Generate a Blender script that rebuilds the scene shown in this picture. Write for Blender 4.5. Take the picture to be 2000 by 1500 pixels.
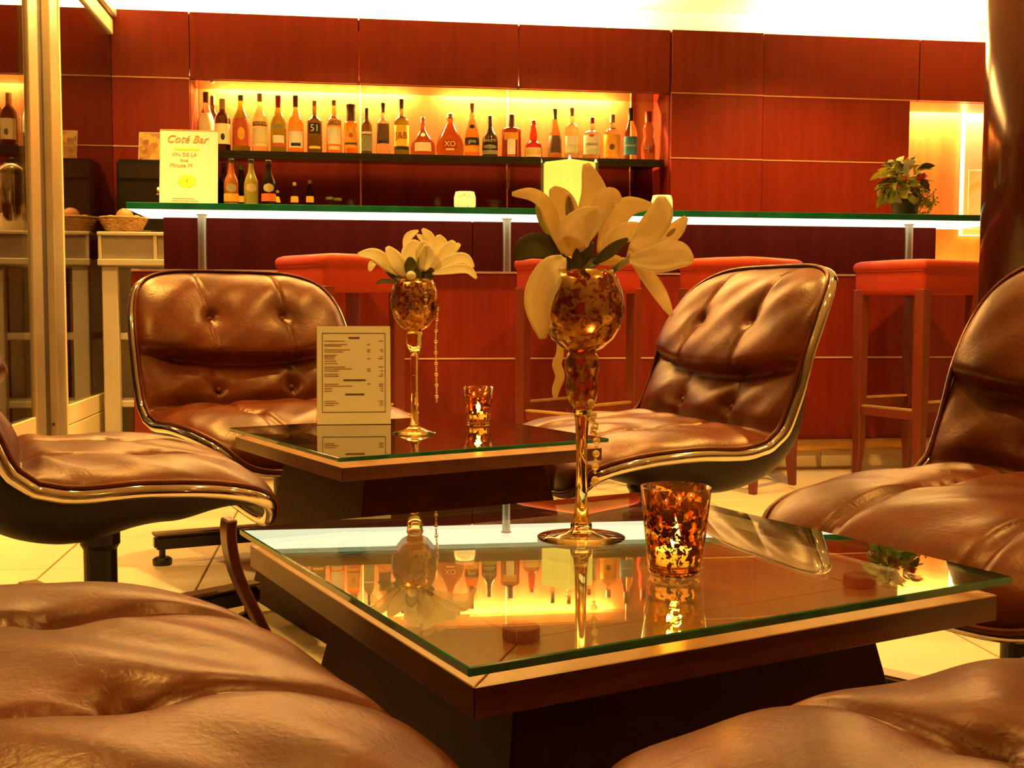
import bpy, bmesh, math, random
from mathutils import Vector, Matrix, Euler
from math import sin, cos, pi, radians, sqrt, atan2
random.seed(7)
S = bpy.context.scene
COL = S.collection
for o in list(bpy.data.objects):
    bpy.data.objects.remove(o)

# ------------------------------------------------------------------ camera
F_PX, HOR, YAW, ROLL, CAM_H = 2250.0, 600.0, radians(8.2), 0.003, 0.65
PIT = math.atan((750 - HOR) / F_PX)
_f0 = Vector((sin(YAW), cos(YAW), 0)); _r0 = Vector((cos(YAW), -sin(YAW), 0))
FWD = _f0 * cos(PIT) + Vector((0, 0, -sin(PIT)))
_u0 = _f0 * sin(PIT) + Vector((0, 0, cos(PIT)))
RGT = _r0 * cos(ROLL) + _u0 * sin(ROLL)
UPV = -_r0 * sin(ROLL) + _u0 * cos(ROLL)
CAM = Vector((0, 0, CAM_H))
cd = bpy.data.cameras.new('camera'); cd.sensor_width = 36; cd.sensor_fit = 'HORIZONTAL'
cd.lens = 36 * F_PX / 2000; cd.clip_start = 0.02
cam = bpy.data.objects.new('camera', cd); COL.objects.link(cam)
cam.matrix_world = Matrix(((RGT.x, UPV.x, -FWD.x, CAM.x), (RGT.y, UPV.y, -FWD.y, CAM.y), (RGT.z, UPV.z, -FWD.z, CAM.z), (0, 0, 0, 1)))
S.camera = cam

# ------------------------------------------------------------------ world, lights, exposure
S.view_settings.view_transform = 'Standard'; S.view_settings.look = 'None'
S.view_settings.gamma = 1; S.view_settings.use_curve_mapping = False
S.view_settings.exposure = 1.2
W = bpy.data.worlds.new('world'); S.world = W; W.use_nodes = True
W.node_tree.nodes['Background'].inputs[0].default_value = (0.5, 0.25, 0.08, 1)
W.node_tree.nodes['Background'].inputs[1].default_value = 0.05
WARM = (1.0, 0.545, 0.11)
def spot(x, y, z, power, size=100, blend=0.6, aim=(0, 0, -1), col=WARM, r=0.03):
    l = bpy.data.lights.new('downlight', 'SPOT'); l.energy = power; l.color = col; l.spot_size = radians(size)
    l.spot_blend = blend; l.shadow_soft_size = r
    o = bpy.data.objects.new('downlight', l); COL.objects.link(o); o.location = (x, y, z)
    o.rotation_euler = Vector(aim).to_track_quat('-Z', 'Y').to_euler(); return o
def area(x, y, z, sx, sy, power, aim=(0, 0, -1), col=WARM):
    l = bpy.data.lights.new('strip_light', 'AREA'); l.energy = power; l.color = col; l.shape = 'RECTANGLE'; l.size = sx; l.size_y = sy
    o = bpy.data.objects.new('strip_light', l); COL.objects.link(o); o.location = (x, y, z)
    q = Vector(aim).normalized()
    zax = -q; xax = Vector((1, 0, 0)); xax = (xax - zax * xax.dot(zax)).normalized(); yax = zax.cross(xax)
    m = Matrix((xax, yax, zax)).transposed().to_4x4(); m.translation = (x, y, z); o.matrix_world = m; return o
CEIL = 2.26
for (x, y, pw) in ((-0.75, 0.6, 14), (0.35, 0.2, 12), (1.35, 0.5, 26), (-0.80, 1.9, 66), (0.55, 2.05, 26), (1.6, 1.9, 44),
                   (-0.5, 3.5, 72), (0.75, 3.5, 46), (1.5, 3.3, 84), (3.3, 1.9, 45), (-0.86, 4.15, 60), (0.1, -0.8, 10), (1.5, -0.9, 16)):  # leftmost spot is added only to brighten the rack corner
    spot(x, y, CEIL - 0.01, pw)
for x, pw in ((-0.75, 34), (0.05, 40), (1.05, 40), (2.2, 62)):  # first spot is added to lighten the partition and rack
    spot(x, 5.0, CEIL - 0.01, pw, size=120)
# fluorescent strips: bottle niche (two tubes with a gap), cove on top of the soffit, recess at the right
TUBE = (1.0, 0.66, 0.20)
area(-0.15, 6.008, 1.785, 0.98, 0.02, 48, col=TUBE)
area(0.95, 6.008, 1.785, 0.92, 0.02, 48, col=TUBE)
area(-0.12, 5.86, 2.075, 3.2, 0.05, 110, aim=(0, 0.25, 1), col=(1, 0.58, 0.16))
area(2.87, 5.86, 2.075, 1.1, 0.05, 42, aim=(0, 0.25, 1), col=(1, 0.58, 0.16))
area(3.35, 6.08, 1.80, 0.8, 0.05, 42, aim=(0, 0.15, -1), col=TUBE)
area(3.35, 6.05, 0.60, 0.8, 0.05, 30, aim=(0, 0.3, 1))

# ------------------------------------------------------------------ helpers
def ray(px, py): return FWD + RGT * ((px - 1000) / F_PX) - UPV * ((py - 750) / F_PX)
def on_y(px, py, Y): r = ray(px, py); return CAM + r * (Y / r.y)
def on_z(px, py, z): r = ray(px, py); return CAM + r * ((z - CAM_H) / r.z)
def on_d(px, py, d): return CAM + ray(px, py) * d

def nodes(name):
    m = bpy.data.materials.new(name); m.use_nodes = True; nt = m.node_tree
    for n in list(nt.nodes): nt.nodes.remove(n)
    out = nt.nodes.new('ShaderNodeOutputMaterial')
    def N(t, **k):
        n = nt.nodes.new(t)
        for a, b in k.items():
            if a in n.inputs: n.inputs[a].default_value = b
            else: setattr(n, a, b)
        return n
    L = nt.links.new
    return m, nt, out, N, L
def c4(c): return (c[0], c[1], c[2], 1)
def pbr(name, col, rough=0.5, metal=0.0, col2=None, scale=8, stretch=(1, 1, 1), bump=0.0, bscale=60, coat=0.0, spec=0.5, emit=None, es=0, detail=4, sheen=0, trans=0.0, ior=1.5, contrast=(0.35, 0.65)):
    m, nt, out, N, L = nodes(name)
    b = N('ShaderNodeBsdfPrincipled'); b.inputs['Base Color'].default_value = c4(col)
    b.inputs['Roughness'].default_value = rough; b.inputs['Metallic'].default_value = metal
    b.inputs['Coat Weight'].default_value = coat; b.inputs['Coat Roughness'].default_value = 0.08
    b.inputs['Specular IOR Level'].default_value = spec; b.inputs['Sheen Weight'].default_value = sheen
    b.inputs['Transmission Weight'].default_value = trans; b.inputs['IOR'].default_value = ior
    if emit: b.inputs['Emission Color'].default_value = c4(emit); b.inputs['Emission Strength'].default_value = es
    if col2 or bump:
        tc = N('ShaderNodeTexCoord'); mp = N('ShaderNodeMapping'); mp.inputs['Scale'].default_value = stretch
        L(tc.outputs['Object'], mp.inputs['Vector'])
    if col2:
        nz = N('ShaderNodeTexNoise', Scale=scale, Detail=detail, Roughness=0.6); L(mp.outputs[0], nz.inputs['Vector'])
        mr = N('ShaderNodeMapRange'); mr.inputs[1].default_value = contrast[0]; mr.inputs[2].default_value = contrast[1]; L(nz.outputs[0], mr.inputs[0])
        mx = N('ShaderNodeMix', data_type='RGBA'); mx.inputs[6].default_value = c4(col); mx.inputs[7].default_value = c4(col2)
        L(mr.outputs[0], mx.inputs[0]); L(mx.outputs[2], b.inputs['Base Color'])
    if bump:
        n2 = N('ShaderNodeTexNoise', Scale=bscale, Detail=3); L(mp.outputs[0], n2.inputs['Vector'])
        bp = N('ShaderNodeBump', Strength=bump, Distance=0.004); L(n2.outputs[0], bp.inputs['Height']); L(bp.outputs[0], b.inputs['Normal'])
    L(b.outputs[0], out.inputs[0]); return m
def schlick(N, L, f0, gain):
    ge = N('ShaderNodeNewGeometry'); dt = N('ShaderNodeVectorMath', operation='DOT_PRODUCT'); L(ge.outputs['Normal'], dt.inputs[0]); L(ge.outputs['Incoming'], dt.inputs[1])
    ab = N('ShaderNodeMath', operation='ABSOLUTE'); L(dt.outputs['Value'], ab.inputs[0])
    su = N('ShaderNodeMath', operation='SUBTRACT'); su.inputs[0].default_value = 1.0; L(ab.outputs[0], su.inputs[1])
    pw = N('ShaderNodeMath', operation='POWER'); pw.inputs[1].default_value = 5.0; L(su.outputs[0], pw.inputs[0])
    ma = N('ShaderNodeMath', operation='MULTIPLY_ADD'); ma.inputs[1].default_value = (1 - f0) * gain; ma.inputs[2].default_value = f0 * gain; ma.use_clamp = True; L(pw.outputs[0], ma.inputs[0])
    return ma.outputs[0]
def thin_glass(name, tint=(0.93, 0.97, 0.94), ior=1.5, rough=0.0, gain=1.0):
    m, nt, out, N, L = nodes(name)
    t = N('ShaderNodeBsdfTransparent'); t.inputs[0].default_value = c4(tint)
    g = N('ShaderNodeBsdfGlossy'); g.inputs['Roughness'].default_value = rough
    f0 = ((ior - 1) / (ior + 1)) ** 2
    mx = N('ShaderNodeMixShader'); L(schlick(N, L, f0, gain), mx.inputs[0]); L(t.outputs[0], mx.inputs[1]); L(g.outputs[0], mx.inputs[2]); L(mx.outputs[0], out.inputs[0]); return m
def emis(name, col, s):
    m, nt, out, N, L = nodes(name); e = N('ShaderNodeEmission', Strength=s); e.inputs[0].default_value = c4(col); L(e.outputs[0], out.inputs[0]); return m
def leather(name):
    m, nt, out, N, L = nodes(name)
    b = N('ShaderNodeBsdfPrincipled'); tc = N('ShaderNodeTexCoord')
    n1 = N('ShaderNodeTexNoise', Scale=7.0, Detail=6, Roughness=0.65); L(tc.outputs['Object'], n1.inputs['Vector'])
    mr = N('ShaderNodeMapRange'); mr.inputs[1].default_value = 0.3; mr.inputs[2].default_value = 0.7; L(n1.outputs[0], mr.inputs[0])
    mx = N('ShaderNodeMix', data_type='RGBA'); mx.inputs[6].default_value = (0.052, 0.0085, 0.0017, 1); mx.inputs[7].default_value = (0.150, 0.0285, 0.0052, 1)
    L(mr.outputs[0], mx.inputs[0]); L(mx.outputs[2], b.inputs['Base Color'])
    rr = N('ShaderNodeMapRange'); rr.inputs[3].default_value = 0.30; rr.inputs[4].default_value = 0.42; L(n1.outputs[0], rr.inputs[0]); L(rr.outputs[0], b.inputs['Roughness'])
    b.inputs['Specular IOR Level'].default_value = 0.36; b.inputs['Specular Tint'].default_value = (1, .72, .42, 1)
    v = N('ShaderNodeTexVoronoi', Scale=55.0, feature='DISTANCE_TO_EDGE'); 
    wn = N('ShaderNodeTexNoise', Scale=12.0, Detail=3); L(tc.outputs['Object'], wn.inputs['Vector'])
    va = N('ShaderNodeVectorMath', operation='ADD'); vs = N('ShaderNodeVectorMath', operation='SCALE'); vs.inputs['Scale'].default_value = 0.12
    L(wn.outputs['Color'], vs.inputs[0]); L(tc.outputs['Object'], va.inputs[0]); L(vs.outputs[0], va.inputs[1]); L(va.outputs[0], v.inputs['Vector'])
    cr = N('ShaderNodeMapRange'); cr.inputs[1].default_value = 0.0; cr.inputs[2].default_value = 0.06; L(v.outputs[0], cr.inputs[0])
    n3 = N('ShaderNodeTexNoise', Scale=170.0, Detail=4); L(tc.outputs['Object'], n3.inputs['Vector'])
    n4 = N('ShaderNodeTexNoise', Scale=16.0, Detail=3); L(tc.outputs['Object'], n4.inputs['Vector'])
    a1 = N('ShaderNodeMath', operation='MULTIPLY_ADD'); a1.inputs[1].default_value = 0.05; n3h = N('ShaderNodeMath', operation='MULTIPLY'); n3h.inputs[1].default_value = 0.5; L(n3.outputs[0], n3h.inputs[0]); L(cr.outputs[0], a1.inputs[0]); L(n3h.outputs[0], a1.inputs[2])
    a2 = N('ShaderNodeMath', operation='MULTIPLY_ADD'); a2.inputs[1].default_value = 2.0; L(n4.outputs[0], a2.inputs[0]); L(a1.outputs[0], a2.inputs[2])
    v2 = N('ShaderNodeTexVoronoi', Scale=7.0, feature='DISTANCE_TO_EDGE'); vb = N('ShaderNodeVectorMath', operation='MULTIPLY'); vb.inputs[1].default_value = (0.55, 1.0, 1.0); L(va.outputs[0], vb.inputs[0]); L(vb.outputs[0], v2.inputs['Vector'])
    c2 = N('ShaderNodeMapRange'); c2.inputs[1].default_value = 0.0; c2.inputs[2].default_value = 0.022; L(v2.outputs[0], c2.inputs[0])
    a3 = N('ShaderNodeMath', operation='MULTIPLY_ADD'); a3.inputs[1].default_value = 0.15; L(c2.outputs[0], a3.inputs[0]); L(a2.outputs[0], a3.inputs[2]); a2 = a3
    bp = N('ShaderNodeBump', Strength=0.45, Distance=0.0018); L(a2.outputs[0], bp.inputs['Height']); L(bp.outputs[0], b.inputs['Normal'])
    L(b.outputs[0], out.inputs[0]); return m
def mercury(name, base=(0.58, 0.31, 0.08), clear=(1.0, 0.78, 0.34), scale=60, lo=0.47, hi=0.53):
    m, nt, out, N, L = nodes(name); tc = N('ShaderNodeTexCoord')
    nz = N('ShaderNodeTexNoise', Scale=scale, Detail=5, Roughness=0.6, Distortion=0.8); L(tc.outputs['Object'], nz.inputs['Vector'])
    mr = N('ShaderNodeMapRange'); mr.inputs[1].default_value = lo; mr.inputs[2].default_value = hi; L(nz.outputs[0], mr.inputs[0])
    t = N('ShaderNodeBsdfTransparent'); t.inputs[0].default_value = c4(clear)
    g = N('ShaderNodeBsdfGlossy'); g.inputs['Roughness'].default_value = 0.02
    m1 = N('ShaderNodeMixShader'); L(schlick(N, L, .06, 1.0), m1.inputs[0]); L(t.outputs[0], m1.inputs[1]); L(g.outputs[0], m1.inputs[2])
    p = N('ShaderNodeBsdfPrincipled'); p.inputs['Base Color'].default_value = c4(base); p.inputs['Metallic'].default_value = 0.85; p.inputs['Roughness'].default_value = 0.22
    p.inputs['Coat Weight'].default_value = 0.6; p.inputs['Coat Roughness'].default_value = 0.03
    m2 = N('ShaderNodeMixShader'); L(mr.outputs[0], m2.inputs[0]); L(m1.outputs[0], m2.inputs[1]); L(p.outputs[0], m2.inputs[2]); L(m2.outputs[0], out.inputs[0]); return m
def petal_mat(name, col, col2):
    m, nt, out, N, L = nodes(name); tc = N('ShaderNodeTexCoord')
    nz = N('ShaderNodeTexNoise', Scale=22.0, Detail=3); L(tc.outputs['Object'], nz.inputs['Vector'])
    mx = N('ShaderNodeMix', data_type='RGBA'); mx.inputs[6].default_value = c4(col); mx.inputs[7].default_value = c4(col2); L(nz.outputs[0], mx.inputs[0])
    b = N('ShaderNodeBsdfPrincipled'); b.inputs['Roughness'].default_value = 0.55; L(mx.outputs[2], b.inputs['Base Color'])
    t = N('ShaderNodeBsdfTranslucent'); L(mx.outputs[2], t.inputs[0])
    ms = N('ShaderNodeMixShader'); ms.inputs[0].default_value = 0.42; L(b.outputs[0], ms.inputs[1]); L(t.outputs[0], ms.inputs[2]); L(ms.outputs[0], out.inputs[0]); return m

M = {}
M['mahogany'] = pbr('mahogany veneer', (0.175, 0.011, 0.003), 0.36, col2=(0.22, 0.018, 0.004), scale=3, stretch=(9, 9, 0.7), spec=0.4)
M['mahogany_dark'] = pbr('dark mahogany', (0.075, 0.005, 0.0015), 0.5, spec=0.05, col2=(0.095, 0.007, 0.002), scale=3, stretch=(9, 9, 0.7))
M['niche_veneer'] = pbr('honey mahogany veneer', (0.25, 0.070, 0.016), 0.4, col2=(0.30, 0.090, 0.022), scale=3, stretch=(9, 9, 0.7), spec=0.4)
M['backing'] = pbr('dark joint backing', (0.05, 0.012, 0.006), 0.6, col2=(0.04, 0.01, 0.005))
M['inlay'] = pbr('pale wood inlay', (0.62, 0.30, 0.14), 0.3, col2=(0.55, 0.25, 0.11), scale=10)
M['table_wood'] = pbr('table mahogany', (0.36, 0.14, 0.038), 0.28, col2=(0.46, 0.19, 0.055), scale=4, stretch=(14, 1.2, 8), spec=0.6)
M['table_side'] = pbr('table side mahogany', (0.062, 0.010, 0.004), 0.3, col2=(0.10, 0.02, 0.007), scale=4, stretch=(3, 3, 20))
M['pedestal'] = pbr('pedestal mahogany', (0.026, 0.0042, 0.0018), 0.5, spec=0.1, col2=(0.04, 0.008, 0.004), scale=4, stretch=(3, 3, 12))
M['column'] = pbr('polished column veneer', (0.030, 0.006, 0.003), 0.16, col2=(0.04, 0.009, 0.004), scale=2, stretch=(8, 8, 0.5), coat=0.1, spec=0.3)
M['plaster'] = pbr('cream plaster', (0.86, 0.82, 0.74), 0.8, bump=0.1, bscale=90, col2=(0.83, 0.79, 0.70), scale=3)
M['dark_wall'] = pbr('dark beyond partition', (0.035, 0.014, 0.008), 0.6, col2=(0.03, 0.012, 0.007))
M['wall_paint'] = pbr('beige paint', (0.55, 0.42, 0.28), 0.7, col2=(0.5, 0.38, 0.25))
M['tile'] = pbr('cream floor tile', (0.84, 0.68, 0.48), 0.32, col2=(0.78, 0.62, 0.43), scale=5, bump=0.03, bscale=15)
M['grout'] = pbr('floor grout', (0.22, 0.15, 0.08), 0.9, col2=(0.18, 0.12, 0.07))
M['plinth'] = pbr('cream plinth tile', (0.74, 0.60, 0.38), 0.35, col2=(0.68, 0.54, 0.34))
M['brass'] = pbr('brass', (0.95, 0.60, 0.14), 0.38, 0.9, col2=(0.80, 0.52, 0.17), scale=20)
M['chrome'] = pbr('chrome', (0.66, 0.62, 0.56), 0.06, 1.0, col2=(0.74, 0.70, 0.64), scale=20)
M['steel'] = pbr('brushed steel post', (0.55, 0.45, 0.34), 0.35, 1.0, col2=(0.5, 0.4, 0.3), scale=8, stretch=(4, 4, 0.5))
M['leather'] = leather('brown leather')
M['shell'] = pbr('charcoal moulded shell', (0.009, 0.0045, 0.002), 0.5, spec=0.2, col2=(0.012, 0.006, 0.003), bump=0.15, bscale=220)
M['black_metal'] = pbr('black metal', (0.015, 0.010, 0.008), 0.4, col2=(0.02, 0.013, 0.01))
M['cap_metal'] = pbr('bronze metal cap', (0.38, 0.26, 0.16), 0.3, 0.8, col2=(0.34, 0.23, 0.14))
M['stool_vinyl'] = pbr('orange red upholstery', (0.40, 0.036, 0.006), 0.55, spec=0.25, col2=(0.36, 0.030, 0.005), bump=0.2, bscale=150)
M['stool_wood'] = pbr('red stained wood', (0.15, 0.022, 0.008), 0.4, col2=(0.18, 0.028, 0.01), scale=5, stretch=(5, 5, 0.6))
M['alu'] = pbr('champagne aluminium', (0.46, 0.36, 0.22), 0.4, 0.55, col2=(0.43, 0.33, 0.2), scale=10)
M['alu_dark'] = pbr('dark seal', (0.05, 0.03, 0.02), 0.5, col2=(0.04, 0.025, 0.015))
M['alu_light'] = pbr('pale painted board', (0.80, 0.68, 0.42), 0.45, col2=(0.76, 0.64, 0.39))
M['rack'] = pbr('white painted rack', (0.62, 0.54, 0.40), 0.5, col2=(0.58, 0.50, 0.37))
M['rack_panel'] = pbr('frosted rack panel', (0.36, 0.29, 0.20), 0.4, col2=(0.33, 0.26, 0.18))
M['black_plastic'] = pbr('black plastic', (0.010, 0.007, 0.006), 0.35, col2=(0.014, 0.01, 0.008))
M['wicker'] = pbr('straw wicker', (0.62, 0.40, 0.14), 0.6, col2=(0.48, 0.28, 0.09), scale=40)
M['egg'] = pbr('brown eggshell', (0.72, 0.33, 0.14), 0.5, col2=(0.66, 0.28, 0.11), scale=15)
M['glass'] = thin_glass('clear pane glass')
M['table_glass'] = thin_glass('table glass', (0.90, 0.97, 0.90), 1.55, gain=1.5)
M['partition_glass'] = thin_glass('partition glass', (0.75, 0.72, 0.66), 1.75, gain=1.2)
M['green_edge'] = pbr('green glass edge', (0.006, 0.075, 0.032), 0.06, col2=(0.01, 0.13, 0.06), scale=25, coat=0.6)
M['bar_edge'] = pbr('teal glass edge', (0.004, 0.080, 0.045), 0.1, col2=(0.008, 0.16, 0.09), scale=6, coat=0.3)
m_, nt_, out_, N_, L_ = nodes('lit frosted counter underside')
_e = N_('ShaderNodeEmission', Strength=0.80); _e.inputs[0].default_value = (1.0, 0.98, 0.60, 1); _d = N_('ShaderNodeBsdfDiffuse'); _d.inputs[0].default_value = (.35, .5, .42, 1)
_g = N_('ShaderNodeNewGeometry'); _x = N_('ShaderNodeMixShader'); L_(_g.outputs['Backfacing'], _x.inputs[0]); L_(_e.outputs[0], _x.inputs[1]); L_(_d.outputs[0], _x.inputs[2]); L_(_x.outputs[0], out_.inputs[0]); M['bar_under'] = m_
M['shelf_glass'] = thin_glass('smoked shelf glass', (0.25, 0.22, 0.16))
M['shelf_edge'] = pbr('dark shelf edge', (0.018, 0.012, 0.006), 0.2, col2=(0.012, 0.012, 0.006))
M['paper'] = pbr('white paper', (0.84, 0.80, 0.72), 0.7, col2=(0.82, 0.78, 0.70))
M['ink'] = pbr('brown black ink', (0.10, 0.05, 0.03), 0.7, col2=(0.09, 0.045, 0.03))
M['ink_pale'] = pbr('faded ink', (0.40, 0.24, 0.13), 0.7, col2=(0.36, 0.21, 0.11))
M['ink_gold'] = pbr('ochre ink', (0.60, 0.33, 0.10), 0.7, col2=(0.55, 0.3, 0.09))
M['yellow'] = pbr('yellow print', (0.92, 0.80, 0.04), 0.6, col2=(0.90, 0.74, 0.03))
M['acrylic'] = thin_glass('clear acrylic', (0.95, 0.94, 0.90), 1.45)
M['cream_label'] = pbr('cream label', (0.80, 0.68, 0.42), 0.6, col2=(0.76, 0.63, 0.38))
M['white_label'] = pbr('white label', (0.84, 0.80, 0.70), 0.6, col2=(0.8, 0.75, 0.66))
M['red_label'] = pbr('red label', (0.62, 0.08, 0.02), 0.6, col2=(0.52, 0.10, 0.02), scale=40)
M['orange_label'] = pbr('orange label', (0.85, 0.32, 0.03), 0.6, col2=(0.85, 0.45, 0.05), scale=30)
M['brown_label'] = pbr('brown label', (0.16, 0.07, 0.025), 0.6, col2=(0.11, 0.05, 0.02), scale=40)
M['black_label'] = pbr('black label', (0.012, 0.010, 0.008), 0.5, col2=(0.016, 0.012, 0.01))
M['blue_label'] = pbr('blue label', (0.04, 0.17, 0.30), 0.5, col2=(0.05, 0.24, 0.36), scale=40)
M['yellow_label'] = pbr('yellow label', (0.90, 0.62, 0.06), 0.5, col2=(0.88, 0.56, 0.05))
M['gold'] = pbr('gold print', (0.85, 0.62, 0.22), 0.4, 0.3, col2=(0.8, 0.56, 0.18))
M['grey_green'] = pbr('sage label', (0.26, 0.27, 0.13), 0.6, col2=(0.3, 0.3, 0.16), scale=40)
M['cap_brown'] = pbr('brown cap', (0.14, 0.07, 0.025), 0.4, col2=(0.11, 0.05, 0.02))
M['cap_tan'] = pbr('tan cap', (0.40, 0.28, 0.12), 0.4, col2=(0.36, 0.24, 0.1))
M['cap_red'] = pbr('red cap', (0.42, 0.04, 0.015), 0.4, col2=(0.36, 0.035, 0.012))
M['cap_black'] = pbr('black cap', (0.02, 0.012, 0.008), 0.35, col2=(0.025, 0.015, 0.01))
M['cap_green'] = pbr('green cap', (0.10, 0.14, 0.03), 0.4, col2=(0.12, 0.16, 0.04))
def bottle_glass(name, col, rough=0.02): return pbr(name, col, rough, trans=1.0, ior=1.28, col2=tuple(c * 0.94 for c in col), scale=12)
M['g_clear'] = bottle_glass('clear bottle glass', (0.86, 0.76, 0.55))
M['g_amber'] = bottle_glass('amber liquor', (0.72, 0.38, 0.08))
M['g_cognac'] = bottle_glass('cognac liquor', (0.55, 0.24, 0.06))
M['g_green'] = bottle_glass('green bottle glass', (0.26, 0.34, 0.03))
M['g_olive'] = bottle_glass('olive bottle glass', (0.14, 0.14, 0.02))
M['g_dark'] = bottle_glass('dark bottle glass', (0.10, 0.05, 0.02))
M['g_red'] = bottle_glass('red liqueur', (0.55, 0.08, 0.03))
M['g_brown'] = bottle_glass('brown bottle glass', (0.24, 0.08, 0.02))
M['cream_drink'] = pbr('brown cream liqueur bottle', (0.05, 0.02, 0.008), 0.15, col2=(0.06, 0.025, 0.01))
M['juice_orange'] = pbr('orange juice in glass', (0.42, 0.12, 0.02), 0.08, col2=(0.38, 0.10, 0.018), coat=0.6, trans=0.3, ior=1.3)
M['juice_pale'] = pbr('pale juice in glass', (0.36, 0.27, 0.05), 0.08, col2=(0.32, 0.24, 0.045), coat=0.6, trans=0.3, ior=1.3)
M['amber_glass'] = pbr('amber stem glass', (1.0, 0.80, 0.28), 0.02, trans=1.0, ior=1.45, col2=(1.0, 0.76, 0.24))
M['mercury_bowl'] = mercury('mercury glass bowl', scale=95, lo=0.46, hi=0.53, clear=(0.85, 0.56, 0.22))
M['mercury_cup'] = mercury('mercury glass cup', base=(0.20, 0.045, 0.010), scale=120, lo=0.50, hi=0.53)
M['wax'] = pbr('white wax', (0.85, 0.74, 0.45), 0.5, col2=(0.8, 0.7, 0.4), emit=(1.0, 0.62, 0.16), es=0.3)
M['wax_lit'] = pbr('glowing pillar wax', (0.85, 0.72, 0.30), 0.5, col2=(0.85, 0.7, 0.28), emit=(1.0, 0.70, 0.10), es=0.42)
M['wick'] = pbr('wick', (0.02, 0.015, 0.01), 0.9, col2=(0.03, 0.02, 0.01))
M['flame'] = emis('flame', (1.0, 0.66, 0.22), 26)
M['holder_lit'] = pbr('glowing frosted holder', (0.88, 0.76, 0.4), 0.25, col2=(0.35, 0.2, 0.05), scale=70, contrast=(0.56, 0.64), emit=(1.0, 0.72, 0.22), es=0.3)
M['petal'] = petal_mat('lily petal', (0.94, 0.78, 0.40), (0.96, 0.85, 0.52))
M['petal_far'] = petal_mat('pale lily petal', (0.90, 0.82, 0.52), (0.92, 0.86, 0.60))
M['leaf'] = petal_mat('dark green leaf', (0.10, 0.10, 0.02), (0.16, 0.13, 0.03))
M['leaf_pale'] = petal_mat('variegated leaf', (0.40, 0.40, 0.07), (0.68, 0.62, 0.16))
M['stem'] = pbr('green stem', (0.25, 0.24, 0.05), 0.5, col2=(0.3, 0.27, 0.06))
M['anther'] = pbr('olive pistil', (0.34, 0.22, 0.05), 0.6, col2=(0.28, 0.17, 0.04))
M['pearl'] = pbr('pearl', (0.85, 0.74, 0.48), 0.18, 0.2, col2=(0.8, 0.7, 0.44), coat=0.8)
M['bead'] = pbr('glass bead', (0.95, 0.75, 0.36), 0.05, trans=0.6, ior=1.5, col2=(0.9, 0.7, 0.3))
M['pot'] = pbr('dark clay pot', (0.018, 0.008, 0.004), 0.4, col2=(0.045, 0.022, 0.012))
M['berry'] = pbr('red berry', (0.45, 0.02, 0.015), 0.3, col2=(0.4, 0.015, 0.012))
M['puck'] = pbr('brown felt disc', (0.16, 0.035, 0.015), 0.5, col2=(0.14, 0.03, 0.013))
M['coffee'] = pbr('coffee urn steel', (0.5, 0.42, 0.32), 0.15, 1.0, col2=(0.45, 0.38, 0.28))

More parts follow.
